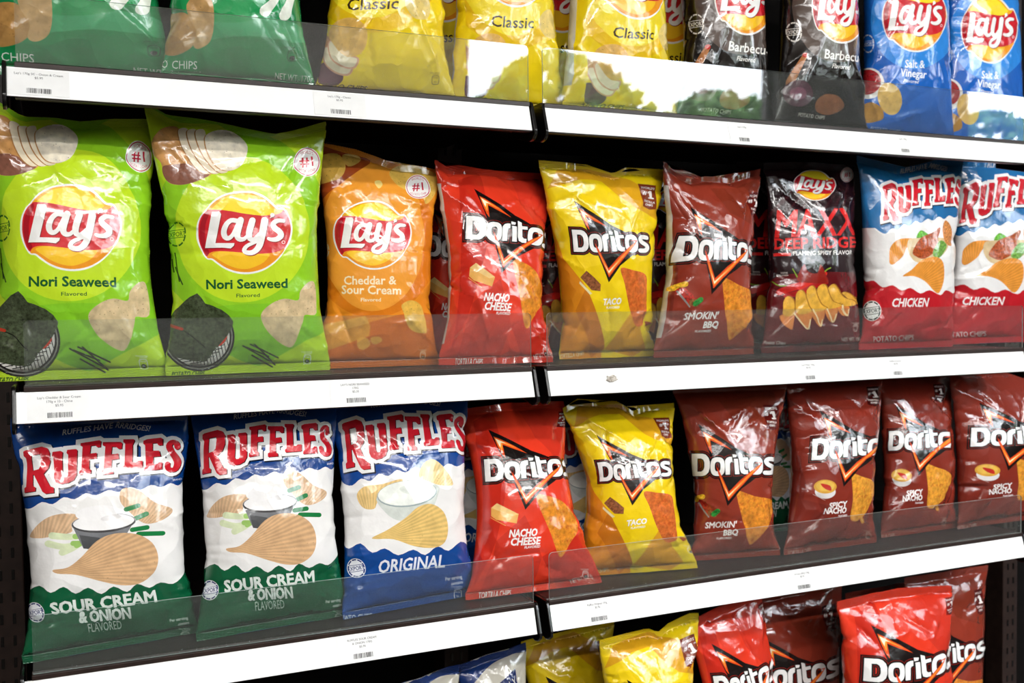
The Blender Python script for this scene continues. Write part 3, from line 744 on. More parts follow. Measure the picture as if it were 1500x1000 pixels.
b_ = np.array([(545,320),(620,285),(720,290),(800,340),(842,400),(830,480),(790,540),(720,570),(650,560),(600,520),(560,450),(540,380)], float)
D.px(smooth(b_+np.array([-9,4]),3), '#c08e58'); D.px(smooth(b_,3), '#f6ebd4', 'chip')
D.zoom(200, 140, 2.172)
D.badge((546,210), 40, ry=47)
D.export((125,440), 30, '#2c6b1c', ry=40)
for a, b in (((110,520),(118,560)),((118,500),(135,590)),((122,545),(145,600))): D.px(stroke([a,b],4,sm=False), '#2e4a18')
lays_logo(D, aff([(78,500),(1013,460),(600,938)], [(188,429),(495,416),(358,567)]))
D.text('Nori Seaweed', (222,614), (478,610), 28, '#135a2c', bold=.055)
D.text('Flavored', (318,641), (392,639), 11, '#135a2c', bold=.01)
D.px(ell(198,768,114,108,n=48), '#23211f'); D.px([ell(198,768,108,102,n=40), rev(ell(198,768,104,98,n=40))], '#8a8a80')
D.px(ell(198,768,98,92,n=40), '#dedad4')
for k in range(-9, 10):
    d = k*11
    hw = math.sqrt(max(0, 92**2-d*d))
    if hw > 8:
        D.px(stroke([(198+d-hw*.3,768-hw*.95),(198+d+hw*.2,768+hw*.95)],2.6,sm=False), '#23211f')
        D.px(stroke([(198-hw,768+d*.9+hw*.2),(198+hw,768+d*.9-hw*.2)],2.6,sm=False), '#23211f')
D.px(ell(268,775,26,14,-50), '#c8341c')
D.blob([(190,628),(215,660),(270,680),(308,718),(290,760),(245,812),(218,845),(150,838),(112,822),(98,770),(102,705),(140,662)], '#38402c', 'nori', n=2)
D.px(stroke([(105,735),(150,750),(215,800)],3), '#14170f')
D.px(stroke([(108,730),(140,742)],9,sm=False), '#a8321c')
D.blob([(398,690),(430,660),(470,645),(512,650),(520,620),(545,592),(565,600),(572,690),(535,697),(528,720),(500,792),(470,795),(425,760),(400,720)], '#d9c095', 'chip')
for a, b in (((338,795),(435,850)),((362,790),(450,833)),((367,825),(432,862)),((375,790),(440,855)),((350,800),(420,828))): D.px(stroke([a,b],5,sm=False), '#2f3a1a')
D.nutrition((543,838), 24, '#eef2e0', '#2e4a2a')
D.text('POTATO CHIPS', (112,892), (215,890), 14, '#2e5a20', bold=.02, shear=.2)
D.text('SERVING SUGGESTION', (255,868), (318,800), 6, '#2e5a20')

# ---- cheddar
D = CHED = new_design('cheddar', '#ec8e22'); D.zoom(440, 190, 2.4375)
D.px(ell(258,400,235,270,n=60), '#e07c18'); D.px(ell(258,385,185,262,n=60), '#f39e34')
D.px(smooth([(20,760),(200,700),(420,650),(500,700),(500,860),(20,860)],3), '#d36a14')
D.blob([(40,60),(150,80),(250,110),(200,150),(120,210),(60,260),(35,200)], '#a8481a')
D.blob([(50,150),(70,95),(130,85),(160,120),(150,165),(100,188),(60,190)], '#e3b34e', 'chip')
D.blob([(150,90),(200,90),(215,110),(170,130)], '#dcae52', 'chip')
D.blob([(318,150),(380,120),(450,140),(490,165),(480,230),(450,265),(420,235),(350,200)], '#e9bb55', 'chip')
D.blob([(265,185),(285,180),(295,195),(280,208)], '#f2d27a')
D.badge((418,203), 43)
D.export((75,430), 28, '#f3d9a8', ry=40)
lays_logo(D, boxmap(257,375,281,248))
D.text('Cheddar &', (155,551), (341,551), 29, '#fbe6c0', bold=.035)
D.text('Sour Cream', (145,584), (358,587), 29, '#fbe6c0', bold=.035)
D.text('Flavored', (216,612), (287,612), 12, '#fbe6c0', bold=.012)
D.px(ell(66,640,27,52), '#7a4a2a'); D.px(ell(64,640,23,47), '#d9dcb0')
D.px(np.array([(60,702),(232,664),(250,700),(246,735),(60,800)], float), '#dd9430', 'cream')
D.px(np.array([(60,702),(232,664),(246,690),(66,735)], float), '#edab48', 'cream')
D.blob([(205,745),(235,742),(250,765),(225,785),(205,775)], '#e5a23c'); D.blob([(252,742),(280,738),(292,752),(270,765),(254,760)], '#e5a23c')
D.blob([(360,625),(395,608),(430,625),(442,665),(448,722),(405,720),(375,690),(368,655)], '#e5b44c', 'chip')
D.nutrition((437,805), 20, '#f3d9a8', '#8a5a2a')

# ---- classic
D = CLAS = new_design('classic_left', '#f5d414'); D.zoom(430, 0, 3.75)
D.px(ell(430,-300,420,480,n=60), '#eec10f'); D.px(ell(430,-300,330,400,n=60), '#f8de2a')
lays_logo(D, boxmap(432,-318,560,505))
D.text('Classic', (292,55), (572,50), 62, '#3a2408', bold=.03, shear=.12)
D.export((120,0), 40, '#4a3310')
D.blob([(610,20),(640,-40),(700,-60),(740,0),(740,90),(700,110),(650,90)], '#ecd07a', 'chip')
D.blob([(130,215),(180,195),(215,250),(190,330),(160,300),(130,260)], '#c08d62', 'chip')
D.px(ell(185,408,92,62,15), '#6d4250', 'cream')
for k in range(2):
    o = np.array([k*30-14, -k*36+12])
    D.px(smooth(np.array([(165,260),(205,240),(245,285),(300,330),(345,345),(330,395),(285,405),(225,380),(180,330)])+o,3), '#dda285')
    D.px(smooth(np.array([(172,262),(205,247),(248,295),(300,340),(335,350),(322,388),(285,396),(230,372),(188,328)])+o,3), '#f3e2c2', 'cream')
D.blob([(185,190),(215,130),(280,98),(350,105),(400,160),(402,230),(370,295),(310,318),(260,290),(215,240)], '#e5b45e', 'chip')
D.nutrition((778,440), 40, '#4a3a10', '#f5d414')
D.text('POTATO CHIPS', (110,478), (400,500), 26, '#5a4010', bold=.02, shear=.2)

# ---- green onion
D = GREE = new_design('green', '#17854a'); D.zoom(0, 0, 3.0)
D.px(smooth([(690,150),(900,70),(1100,60),(1360,120),(1360,190),(1150,160),(950,170),(700,240)],3), '#3aa268')
D.px(ell(1010,-420,480,520,n=60), '#1f9a55')
lays_logo(D, boxmap(1010,-420,560,520))
D.blob([(700,110),(760,60),(820,60),(858,120),(860,180),(820,225),(750,245),(700,215)], '#b8894c', 'chip')
D.blob([(820,20),(870,-30),(930,0),(940,90),(925,180),(880,215),(850,200),(862,140),(835,90)], '#cba067', 'chip')
D.px(stroke([(1240,-60),(1210,0),(1170,45)],[30,34,52]), '#eef3e6', 'cream'); D.px(stroke([(1285,-40),(1272,20),(1258,65)],[30,34,48]), '#eef3e6', 'cream')
D.text('CHIPS', (755,302), (866,306), 36, '#d5e3d8', bold=.0)
D.text('POTATO', (600,292), (735,300), 36, '#d5e3d8', bold=.0)
D.text('NET WT. 170g', (1208,346), (1372,362), 27, '#d5e3d8')
D.nutrition((1286,245), 40, '#123d28', '#1d2b26')
D.text('Sour Cream & Onion', (830,-90), (1200,-80), 45, '#eef3e6', bold=.03)

# ---- barbecue
D = BARB = new_design('barbecue', '#17110f'); D.zoom(800, 0, 3.75)
D.px(ell(1085,-10,270,310,n=60), '#564740')
lays_logo(D, boxmap(1098,-20,350,425))
D.text('Barbecue', (1003,275), (1232,302), 50, '#f3efe9', bold=.03)
D.text('Flavored', (1047,331), (1146,342), 25, '#f3efe9', bold=.01, shear=.15)
D.export((824,132), 44, '#e9e3da', ry=56)
D.px(stroke([(800,420),(845,335),(885,265)],[50,40,30]), '#b8794a', 'cream'); D.px(ell(888,258,16,14), '#c8342c')
D.px(ell(850,480,90,75), '#4f2838', 'cream'); D.px(ell(850,480,50,35), '#7a4358', 'cream')
D.blob([(960,520),(1020,480),(1100,500),(1120,560),(1040,600),(960,580)], '#8a5230', 'chip')
D.text('POTATO CHIPS', (850,610), (1010,628), 22, '#cfc6bc', shear=.2)

# ---- salt and vinegar
D = VINE = new_design('vinegar', '#1462c0'); D.zoom(1150, 0, 4.166)
D.px(ell(790,120,270,300,n=60), '#2c8ae2'); 
lays_logo(D, boxmap(790,105,400,425))
D.text('Salt &', (733,410), (852,414), 46, '#f2f4f8', bold=.03)
D.text('Vinegar', (703,462), (862,476), 46, '#f2f4f8', bold=.03)
D.text('Flavored', (722,500), (812,508), 19, '#f2f4f8', bold=.01, shear=.15)
D.export((502,265), 38, '#dbe6f5', ry=56)
D.px(ell(512,508,94,96), '#efe9e4'); D.px(ell(506,500,80,78), '#a01c24', 'meat')
D.px(ell(640,602,72,100,-15), '#e5b866', 'chip')
D.blob([(475,650),(530,625),(590,660),(600,720),(540,745),(475,740)], '#c48a35', 'chip')
D.text('POTATO CHIPS', (520,790), (700,812), 20, '#cfdcf0', shear=.2)

# ---- extra ridged
D = MAXX = new_design('maxx', '#241015'); D.zoom(1100, 210, 2.94)
D.px(smooth([(60,620),(250,560),(520,600),(560,1000),(20,1000)],3), '#5e1116')
for k in range(9):
    x = 60+k*52
    D.px(np.array([(x,330),(x+12,330),(x+200,90),(x+188,90)], float), '#3c1a1f')
lays_logo(D, boxmap(272,180,178,132,6))
for ch, a, b in (('M',103,190),('A',196,276),('X',280,365),('X',369,450)):
    D.text(ch, (a,402-(a-100)*.03), (b,402-(b-100)*.03), 112, '#d8201f', bold=.13, shear=.12)
D.text('DEEP RIDGE', (101,454), (452,446), 44, '#d8201f', bold=.08)
D.px(np.array([(97,473),(172,471),(172,484),(97,486)], float), '#d8201f')
D.text('FLAMING SPICY FLAVOR', (183,481), (440,477), 17, '#eeeae6', bold=.02)
for p, w, c in (([(120,640),(180,620),(250,600),(300,570)],[26,30,26,8],'#c41f1c'),([(150,655),(220,640),(280,610),(330,600)],[20,24,22,8],'#a81818'),([(210,620),(260,590),(320,560)],[24,26,18],'#d42a1e')):
    D.px(stroke(p, w), c, 'cream')
for p in ([(85,595),(120,612),(150,612)],[(300,572),(325,545),(343,535)],[(180,540),(200,575)]): D.px(stroke(p,5), '#7a9a2c')
D.blob([(200,590),(215,540),(232,520),(245,550),(285,560),(300,520),(325,570),(330,600),(250,600)], '#8a1a10')
D.zoom(1110, 400, 9.375)
for p in ([(300,600),(340,570),(490,560),(495,650),(470,770),(420,750),(340,690)], [(510,540),(740,520),(722,690),(690,775),(620,720),(540,620)],
          [(735,540),(915,500),(920,640),(880,735),(820,690)], [(940,490),(1105,480),(1097,620),(1070,675),(1000,640),(945,560)], [(1110,460),(1270,460),(1265,580),(1230,585),(1160,560)]):
    D.blob(p, '#d8803c', 'chip')
for p in ([(1165,270),(1220,262),(1300,300),(1380,380),(1400,440),(1340,400),(1240,340)],
          [(975,230),(1000,170),(1050,150),(1100,200),(1160,300),(1230,350),(1340,375),(1340,440),(1180,450),(1080,420)],
          [(815,250),(850,170),(905,150),(950,190),(990,300),(1050,390),(1180,440),(1000,490),(860,470)],
          [(670,280),(690,210),(740,172),(790,215),(820,320),(880,430),(960,480),(860,520),(720,510)],
          [(520,420),(525,300),(560,240),(600,235),(640,270),(665,330),(700,450),(740,520),(640,560),(540,550)],
          [(350,480),(352,400),(385,330),(430,318),(475,350),(500,400),(510,500),(500,570),(400,590),(345,560)]):
    c_ = np.array(p, float); D.px(smooth(c_+np.array([14,-6]),3), '#a06a22'); D.px(smooth(c_,3), '#dfa93e', 'chip')
for p in ([(500,550),(600,680),(690,765),(725,640)], [(760,500),(820,600),(880,725),(905,640)], [(960,490),(1010,580),(1065,670),(1095,560)], [(1180,440),(1200,520),(1245,580),(1262,500)]):
    D.px(stroke(p, 18), '#f4dba8')
D.zoom(1100, 210, 2.94)
D.badge((412,135), 30, ry=32)
D.text('Potato Chips', (55,863), (147,865), 14, '#cfc4bd', shear=.2)
D.nutrition((455,795), 22, '#dcd4cc', '#333333')
D.text('NET WT. 150g', (392,852), (478,848), 15, '#cfc4bd')
D.text('SERVING', (125,560), (158,560), 7, '#cfc4bd'); D.text('SUGGESTION', (106,571), (160,571), 7, '#cfc4bd')

# ---- nacho cheese
D = NACH = new_design('nacho', '#e23a22', '#cfc9c4'); D.bk = 1.06; D.zoom(670, 580, 2.63)
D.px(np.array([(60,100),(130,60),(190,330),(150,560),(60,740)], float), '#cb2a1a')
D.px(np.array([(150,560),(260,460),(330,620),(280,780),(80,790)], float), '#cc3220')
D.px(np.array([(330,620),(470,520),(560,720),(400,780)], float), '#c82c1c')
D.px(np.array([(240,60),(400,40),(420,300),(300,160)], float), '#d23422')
D.px(np.array([(130,432),(152,414),(236,456),(228,492),(150,478),(130,464)], float), '#f2b45c', 'cream')
D.px(np.array([(130,432),(152,414),(236,456),(212,464)], float), '#f9cf84', 'cream')
D.px(stroke([(128,470),(185,500)],3,sm=False), '#e89a50')
D.blob([(303,388),(322,380),(400,405),(448,458),(462,512),(440,560),(415,608),(390,617),(360,530),(320,440)], '#dd8a28', 'tortilla')
D.text('NACHO', (200,545), (306,539), 27, '#f6f1ee', bold=.05, shear=.22)
D.text('CHEESE', (205,577), (318,571), 27, '#f6f1ee', bold=.05, shear=.22)
D.text('FLAVORED', (260,589), (320,584), 9, '#f6f1ee', bold=.01, shear=.2)
ribbon(D, [(388,62),(425,60),(430,120),(395,118)], '#7a1612')
D.text('TORTILLA CHIPS', (80,782), (205,772), 24, '#f0e6e2', bold=.01, shear=.15)
D.text('NET WT. 198.4g', (440,724), (520,702), 18, '#e6ccc6')
D.nutrition((492,690), 22, '#efe6e2', '#222222')
doritos_logo(D, (715,629.5), (769.5,747), (710.5,706))

# ---- taco
D = TACO = new_design('taco_upper', '#f2cf12'); D.bk = 1.08; D.zoom(780, 210, 2.857)
D.px(np.array([(70,330),(130,480),(225,600),(300,860),(290,930),(60,930)], float), '#e08c1c')
D.px(np.array([(225,600),(300,860),(250,900),(180,700)], float), '#c8761a')
D.px(np.array([(300,860),(420,690),(470,860),(420,900)], float), '#dd9a1c')
D.px(np.array([(60,190),(200,150),(290,160),(430,270),(540,330),(540,290),(500,210),(320,130),(100,110)], float), '#dfa31c')
D.px(np.array([(200,560),(226,532),(258,560),(286,590),(284,618),(248,614)], float), '#8a5230', 'meat')
D.px(np.array([(198,576),(250,628),(240,632),(196,586)], float), '#e8dca8')
D.blob([(368,522),(420,530),(474,548),(480,600),(476,690),(468,752),(430,762),(405,690),(385,590)], '#d06a2c', 'tortilla')
D.blob([(478,745),(500,750),(492,765)], '#a85020')
D.text('TACO', (295,676), (368,671), 25, '#f8f3e6', bold=.05, shear=.22, outline=(.09, '#c89a3a'))
D.text('FLAVORED', (310,692), (362,689), 9, '#f8f3e6', bold=.01, shear=.2)
ribbon(D, [(440,168),(516,176),(522,276),(462,262)], '#7c3218')
D.text('TORTILLA CHIPS', (110,902), (215,884), 18, '#efe2a8', shear=.15)
D.nutrition((507,808), 22, '#f2eee0', '#222222')
doritos_logo(D, (840.2,293.5), (891.5,413.5), (840.3,368.5))

# ---- smoky barbecue tortilla
D = SMOK = new_design('smokin', '#8e3424'); D.bk = 1.05; D.zoom(960, 550, 3.227)
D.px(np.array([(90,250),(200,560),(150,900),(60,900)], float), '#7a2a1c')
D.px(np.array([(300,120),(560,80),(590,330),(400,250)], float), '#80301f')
for p, w, c in (([(192,585),(225,572)],24,'#e0b02c'),([(215,600),(245,625),(262,650)],32,'#a82a20'),([(262,650),(280,655)],30,'#8a5a34'),([(275,655),(295,640)],24,'#2e8a38')):
    D.px(stroke(p, w, sm=False), c, 'meat')
D.px(stroke([(205,600),(252,668)],6,sm=False), '#8f8f8a')
D.blob([(382,550),(400,546),(470,570),(556,590),(556,660),(520,725),(458,792),(440,790),(425,720),(402,640)], '#df8c2c', 'tortilla')
D.text("SMOKIN'", (233,722), (380,716), 27, '#f2ece8', bold=.045, shear=.22)
D.text('BBQ', (322,756), (388,751), 25, '#f2ece8', bold=.05, shear=.22)
D.text('FLAVORED', (288,775), (360,771), 9, '#f2ece8', bold=.01, shear=.2)
ribbon(D, [(512,138),(580,138),(578,252),(526,246)], '#5c1410')
D.nutrition((118,852), 22, '#c9aaa2', '#3a1512')
D.text('TORTILLA CHIPS', (250,930), (380,915), 18, '#c9aaa2', shear=.15)
doritos_logo(D, (1022.6,621), (1065.6,741), (1014.7,697))

# ---- spicy nacho
D = SPIC = new_design('spicy_left', '#822c1f'); D.zoom(1130, 540, 3.33)
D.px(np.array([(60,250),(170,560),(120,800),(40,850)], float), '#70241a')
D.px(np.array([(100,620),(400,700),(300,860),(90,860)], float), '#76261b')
D.px(ell(262,600,50,34), '#dcd8d6'); D.px(ell(262,575,55,34), '#d8a03a', 'cream'); D.px(ell(262,572,45,26), '#e0b44c', 'cream')
D.px(smooth([(240,560),(285,570),(290,595),(260,585)],3), '#b8281c')
D.px(stroke([(202,612),(262,642)],2,sm=False), '#c9b0a8')
D.blob([(392,518),(405,512),(440,525),(502,552),(500,625),(482,690),(430,738),(395,742),(388,715),(398,640)], '#df9a34', 'tortilla')
D.blob([(440,735),(450,725),(462,745),(450,755)], '#df9a34')
D.text('SPICY', (283,682), (366,672), 26, '#f2ece8', bold=.045, shear=.22)
D.text('NACHO', (260,709), (362,702), 26, '#f2ece8', bold=.045, shear=.22)
D.text('FLAVORED', (325,722), (368,719), 8, '#f2ece8', bold=.01, shear=.2)
ribbon(D, [(462,88),(525,84),(520,178),(470,176)], '#4e100d')
D.nutrition((478,815), 24, '#c9aaa2', '#3a1512')
D.text('TORTILLA CHIPS', (78,912), (198,898), 24, '#b89890', shear=.15)
doritos_logo(D, (1201.4,601.5), (1235.6,712.8), (1188.6,674))

# ---- ridged, sour cream and onion
T3b = lambda p: np.asarray(p, float)/7.143+np.array([285, 595])
D = ONIO = new_design('onion', '#0c3f86'); ruffles_face(D, T3b, '#0c3f86', '#0b5836')
D.zoom(260, 560, 2.273)
D.blob([(355,300),(375,291),(412,305),(450,340),(496,362),(490,385),(455,405),(420,405),(382,370),(355,335)], '#d9b48e', 'ridge', 60)
D.blob([(95,445),(120,405),(160,378),(215,371),(240,384),(218,410),(215,432),(150,447),(120,451)], '#d9b48e', 'ridge', 70)
for p in (([(150,468),(195,478),(240,468)]),([(160,442),(205,446),(245,444)]),([(190,496),(220,482),(248,464)])): D.px(stroke(p,[22,20,18]), '#dce6bd', 'cream')
for p in (([(372,360),(404,349)]),([(398,390),(428,376)]),([(390,426),(430,420)]),([(408,440),(473,441)])): D.px(stroke(p,15,sm=False), '#187a3e')
for p in ([(222,467),(240,467)],[(228,445),(246,444)],[(232,474),(248,464)]): D.px(stroke(p,17,sm=False), '#9cc468')
D.px(np.array([(218,408),(398,392),(352,480),(300,490),(252,484)], float), '#74767a', 'cream')
D.px(np.array([(240,440),(300,450),(290,488),(252,484)], float), '#4b4d50', 'cream')
D.px(ell(308,402,92,31,-4), '#8e9094'); D.px(ell(308,403,90,30,-4), '#3a3a3c'); D.px(ell(308,400,87,26,-4), '#f0eeee'); D.px(ell(290,370,62,24,-6), '#f3f1f1'); D.px(ell(330,385,30,9,-10), '#dedbdb')
D.blob([(162,553),(205,545),(245,512),(290,460),(340,437),(400,440),(445,470),(462,520),(450,570),(410,602),(360,606),(300,591),(230,569),(175,565)], '#d6ac80', 'ridge', 8)
D.text('SOUR CREAM', (157,698), (458,664), 37, '#dfe6e0', bold=.07)
D.text('& ONION', (236,727), (382,716), 35, '#dfe6e0', bold=.07)
D.text('FLAVORED', (260,760), (356,751), 28, '#b8cfc0')
D.export((105,692), 27, '#27306a', '#e6e8ee', ry=31)
D.text('Per serving', (495,735), (545,728), 10, '#cfe0d4', bold=.01); D.text('contains', (518,748), (548,743), 9, '#cfe0d4', bold=.01)
D.nutrition((536,785), 24, '#bcd4c4', '#0b5836')
D.text('POTATO CHIPS', (62,884), (198,868), 24, '#c4d8ca', bold=.02)
# ---- ridged, original
mapO = aff([(78,712),(1288,490),(943,183)], [(507.5,686),(666.5,655),(616,606)])
D = ORIG = new_design('original', '#0d4390'); ruffles_face(D, mapO, '#0d4390', '#0d4590',
    low=[(480+x/2.274, 560+y/2.274) for x, y in ((30,548),(45,540),(75,552),(110,535),(150,566),(190,552),(235,575),(285,556),(325,574),(365,545),(400,560),(440,530),(465,540))])
D.zoom(480, 560, 2.274)
D.blob([(305,300),(320,268),(350,255),(385,280),(418,338),(372,341),(325,325),(308,318)], '#edcf8c', 'ridge', 60)
D.blob([(100,370),(125,345),(180,338),(240,321),(246,330),(190,365),(165,400),(155,420),(125,420),(105,400)], '#e9c582', 'ridge', 80)
D.px(smooth([(165,378),(250,335),(362,340),(365,380),(340,430),(290,458),(230,458),(185,425)],4), '#d4d9d2', 'cream')
D.px(ell(264,370,100,44,-6), '#9aa8a8'); D.px(ell(264,368,97,41,-6), '#eef1ea', 'cream'); D.px(smooth([(240,350),(290,338),(330,352),(300,372),(255,368)],3), '#dfe4dc', 'cream')
D.blob([(150,515),(200,490),(260,450),(300,415),(345,404),(385,430),(400,480),(390,530),(352,550),(290,545),(220,522),(160,521)], '#e5c074', 'ridge', 8)
D.text('ORIGINAL', (168,634), (388,614), 40, '#e2e6ee', bold=.05, shear=.22)
D.export((95,618), 27, '#1d2f72', '#e6e8ee', ry=31)
D.text('Per serving', (392,660), (448,652), 12, '#cfd8ea', bold=.01); D.text('contains', (412,675), (450,668), 10, '#cfd8ea', bold=.01)
D.nutrition((432,705), 26, '#c3cfe6', '#0d4590')
D.text('POTATO CHIPS', (20,800), (150,790), 22, '#c3cfe6', bold=.02)
# ---- ridged, chicken
mapC = aff([(78,712),(1118,200),(1288,490)], [(1293.5,323),(1383,262),(1398,297)])
D = CHIC = new_design('chicken', '#1c6aa4'); ruffles_face(D, mapC, '#1c6aa4', '#bf1e28',
    low=[(1240+x/3.03, 210+y/3.03) for x, y in ((30,560),(50,590),(85,612),(120,608),(160,638),(205,628),(245,652),(285,640),(330,665),(370,650),(415,672),(440,650),(470,665))])
D.zoom(1240, 210, 3.03)
D.blob([(190,500),(195,460),(230,425),(290,420),(300,430),(270,460),(250,500),(210,535),(192,530)], '#e5953a', 'ridge', 90)
D.blob([(312,420),(330,385),(360,400),(390,430),(350,450)], '#5a9a34', 'nori')
D.px(smooth([(272,440),(300,420),(440,420),(450,460),(400,515),(320,528),(280,490)],4), '#d9bd90', 'cream')
D.blob([(296,478),(330,420),(380,395),(410,372),(416,385),(405,420),(400,470),(350,510),(310,500)], '#a84a20', 'meat')
D.blob([(425,380),(440,340),(470,380),(470,450),(440,440)], '#d0874a', 'meat'); D.blob([(385,480),(415,430),(445,450),(420,500),(395,505)], '#5f8a3a', 'nori')
D.blob([(250,588),(290,560),(340,515),(400,503),(430,530),(433,600),(415,655),(395,660),(350,610),(300,588)], '#e5953a', 'ridge', 30)
D.text('CHICKEN', (200,724), (362,722), 36, '#f1ece9', bold=.05, shear=.22)
D.export((113,742), 38, '#1c1c1c', '#eceae6', ry=42)
D.text('POTATO CHIPS', (120,880), (300,872), 24, '#e6c4c2', bold=.02)

# ---- a cream and blue bag of another make on the lowest shelf
R['cream_blue'] = Bag(None, 3, (668,975), (770,940), 690, 800, yb=.14, yt=.15, T=.035, seed=40)
R['cream_blue_left'] = Bag(None, 3, (560,1010), (672,972), 590, 700, yb=.10, yt=.12, T=.035, seed=41)
D = CREA = new_design('cream_blue', '#d9d3c4'); w, h = D.w, D.h
D.add([smooth(np.array([(-1.4*w,h),(-1.4*w,h*.82),(-w*.9,h*.86),(-w*.2,h*.94),(w*.5,h*.965),(w*1.2,h*.95),(w*1.5,h)]),4)], '#1d3a7c')
D.add([np.array([(w*.05,h*.86),(w*.55,h*.90),(w*.55,h*.78),(w*.05,h*.74)])], '#1b2f6a')
D.add([np.array([(w*.05,h*.74),(w*.55,h*.78),(w*.55,h*.72),(w*.05,h*.68)])], '#d8642c')
lp, _ = text_loops('MAX'); D.add([np.stack([w*.08+l[:,0]*w*.44, h*.785+l[:,1]*h*.05+l[:,0]*h*.035], -1) for l in lp], '#e9e6e0')

# ---- lowest shelf
R['low_taco_back'] = Bag(TACO, 3, (762,938), (900,905), 770, 905, yb=.17, yt=.18, T=.045, seed=42)
R['low_taco'] = Bag(TACO, 3, (877,936), (1024,897), 880, 1026, yb=.06, yt=.07, T=.048, dip=((-1,0),(-.02,-.004),(.15,-.013),(.35,-.003),(.8,.004),(1,0)), seed=43)
R['low_nacho_back'] = Bag(NACH, 3, (1004,912), (1112,862), 1062, 1180, yb=.08, yt=.095, T=.03, seed=44)
R['low_smokin'] = Bag(SMOK, 3, (1082,878), (1234,846), 1090, 1236, yb=.17, yt=.18, T=.04, seed=45)
R['low_nacho'] = Bag(NACH, 3, (1227,881), (1395,857), 1225, 1402, yb=.05, yt=.055, T=.05, dip=((-1,0),(-.7,.003),(0,.010),(1,0)), seed=46)
R['low_smokin_back'] = Bag(SMOK, 3, (1238,868), (1345,848), 1245, 1350, yb=.20, yt=.20, T=.035, seed=47)
R['low_smokin_right'] = Bag(SMOK, 3, (1325,846), (1446,826), 1325, 1440, yb=.13, yt=.13, T=.038, seed=48)
# ---- second row, half hidden
R['rear_nacho'] = Bag(NACH, 1, (596,268), (735,268), 600, 735, yb=.215, yt=.215, T=.04, seed=50)
R['rear_maxx'] = Bag(MAXX, 1, (762,262), (905,262), 765, 905, yb=.20, yt=.20, T=.035, seed=51)
R['rear_maxx_mid'] = Bag(MAXX, 1, (918,264), (1050,264), 920, 1050, yb=.20, yt=.20, T=.035, seed=52)
R['rear_maxx_right'] = Bag(MAXX, 1, (1080,236), (1215,240), 1082, 1215, yb=.19, yt=.19, T=.03, seed=53)
R['rear_original'] = Bag(ORIG, 2, (636,600), (772,592), 640, 775, yb=.20, yt=.20, T=.035, seed=54)
R['rear_original_right'] = Bag(ORIG, 2, (786,604), (915,598), 790, 915, yb=.21, yt=.21, T=.035, seed=55)
R['rear_onion'] = Bag(ONIO, 2, (1060,580), (1172,572), 1065, 1172, yb=.19, yt=.19, T=.03, seed=56)
R['rear_classic_left'] = Bag(CLAS, 0, (585,-235), (730,-225), 590, 735, yb=.19, yt=.19, T=.035, seed=57)
R['rear_classic_mid'] = Bag(CLAS, 0, (755,-215), (895,-200), 762, 900, yb=.19, yt=.19, T=.035, seed=58)
R['rear_classic_right'] = Bag(CLAS, 0, (915,-190), (1050,-172), 920, 1055, yb=.19, yt=.19, T=.035, seed=59)

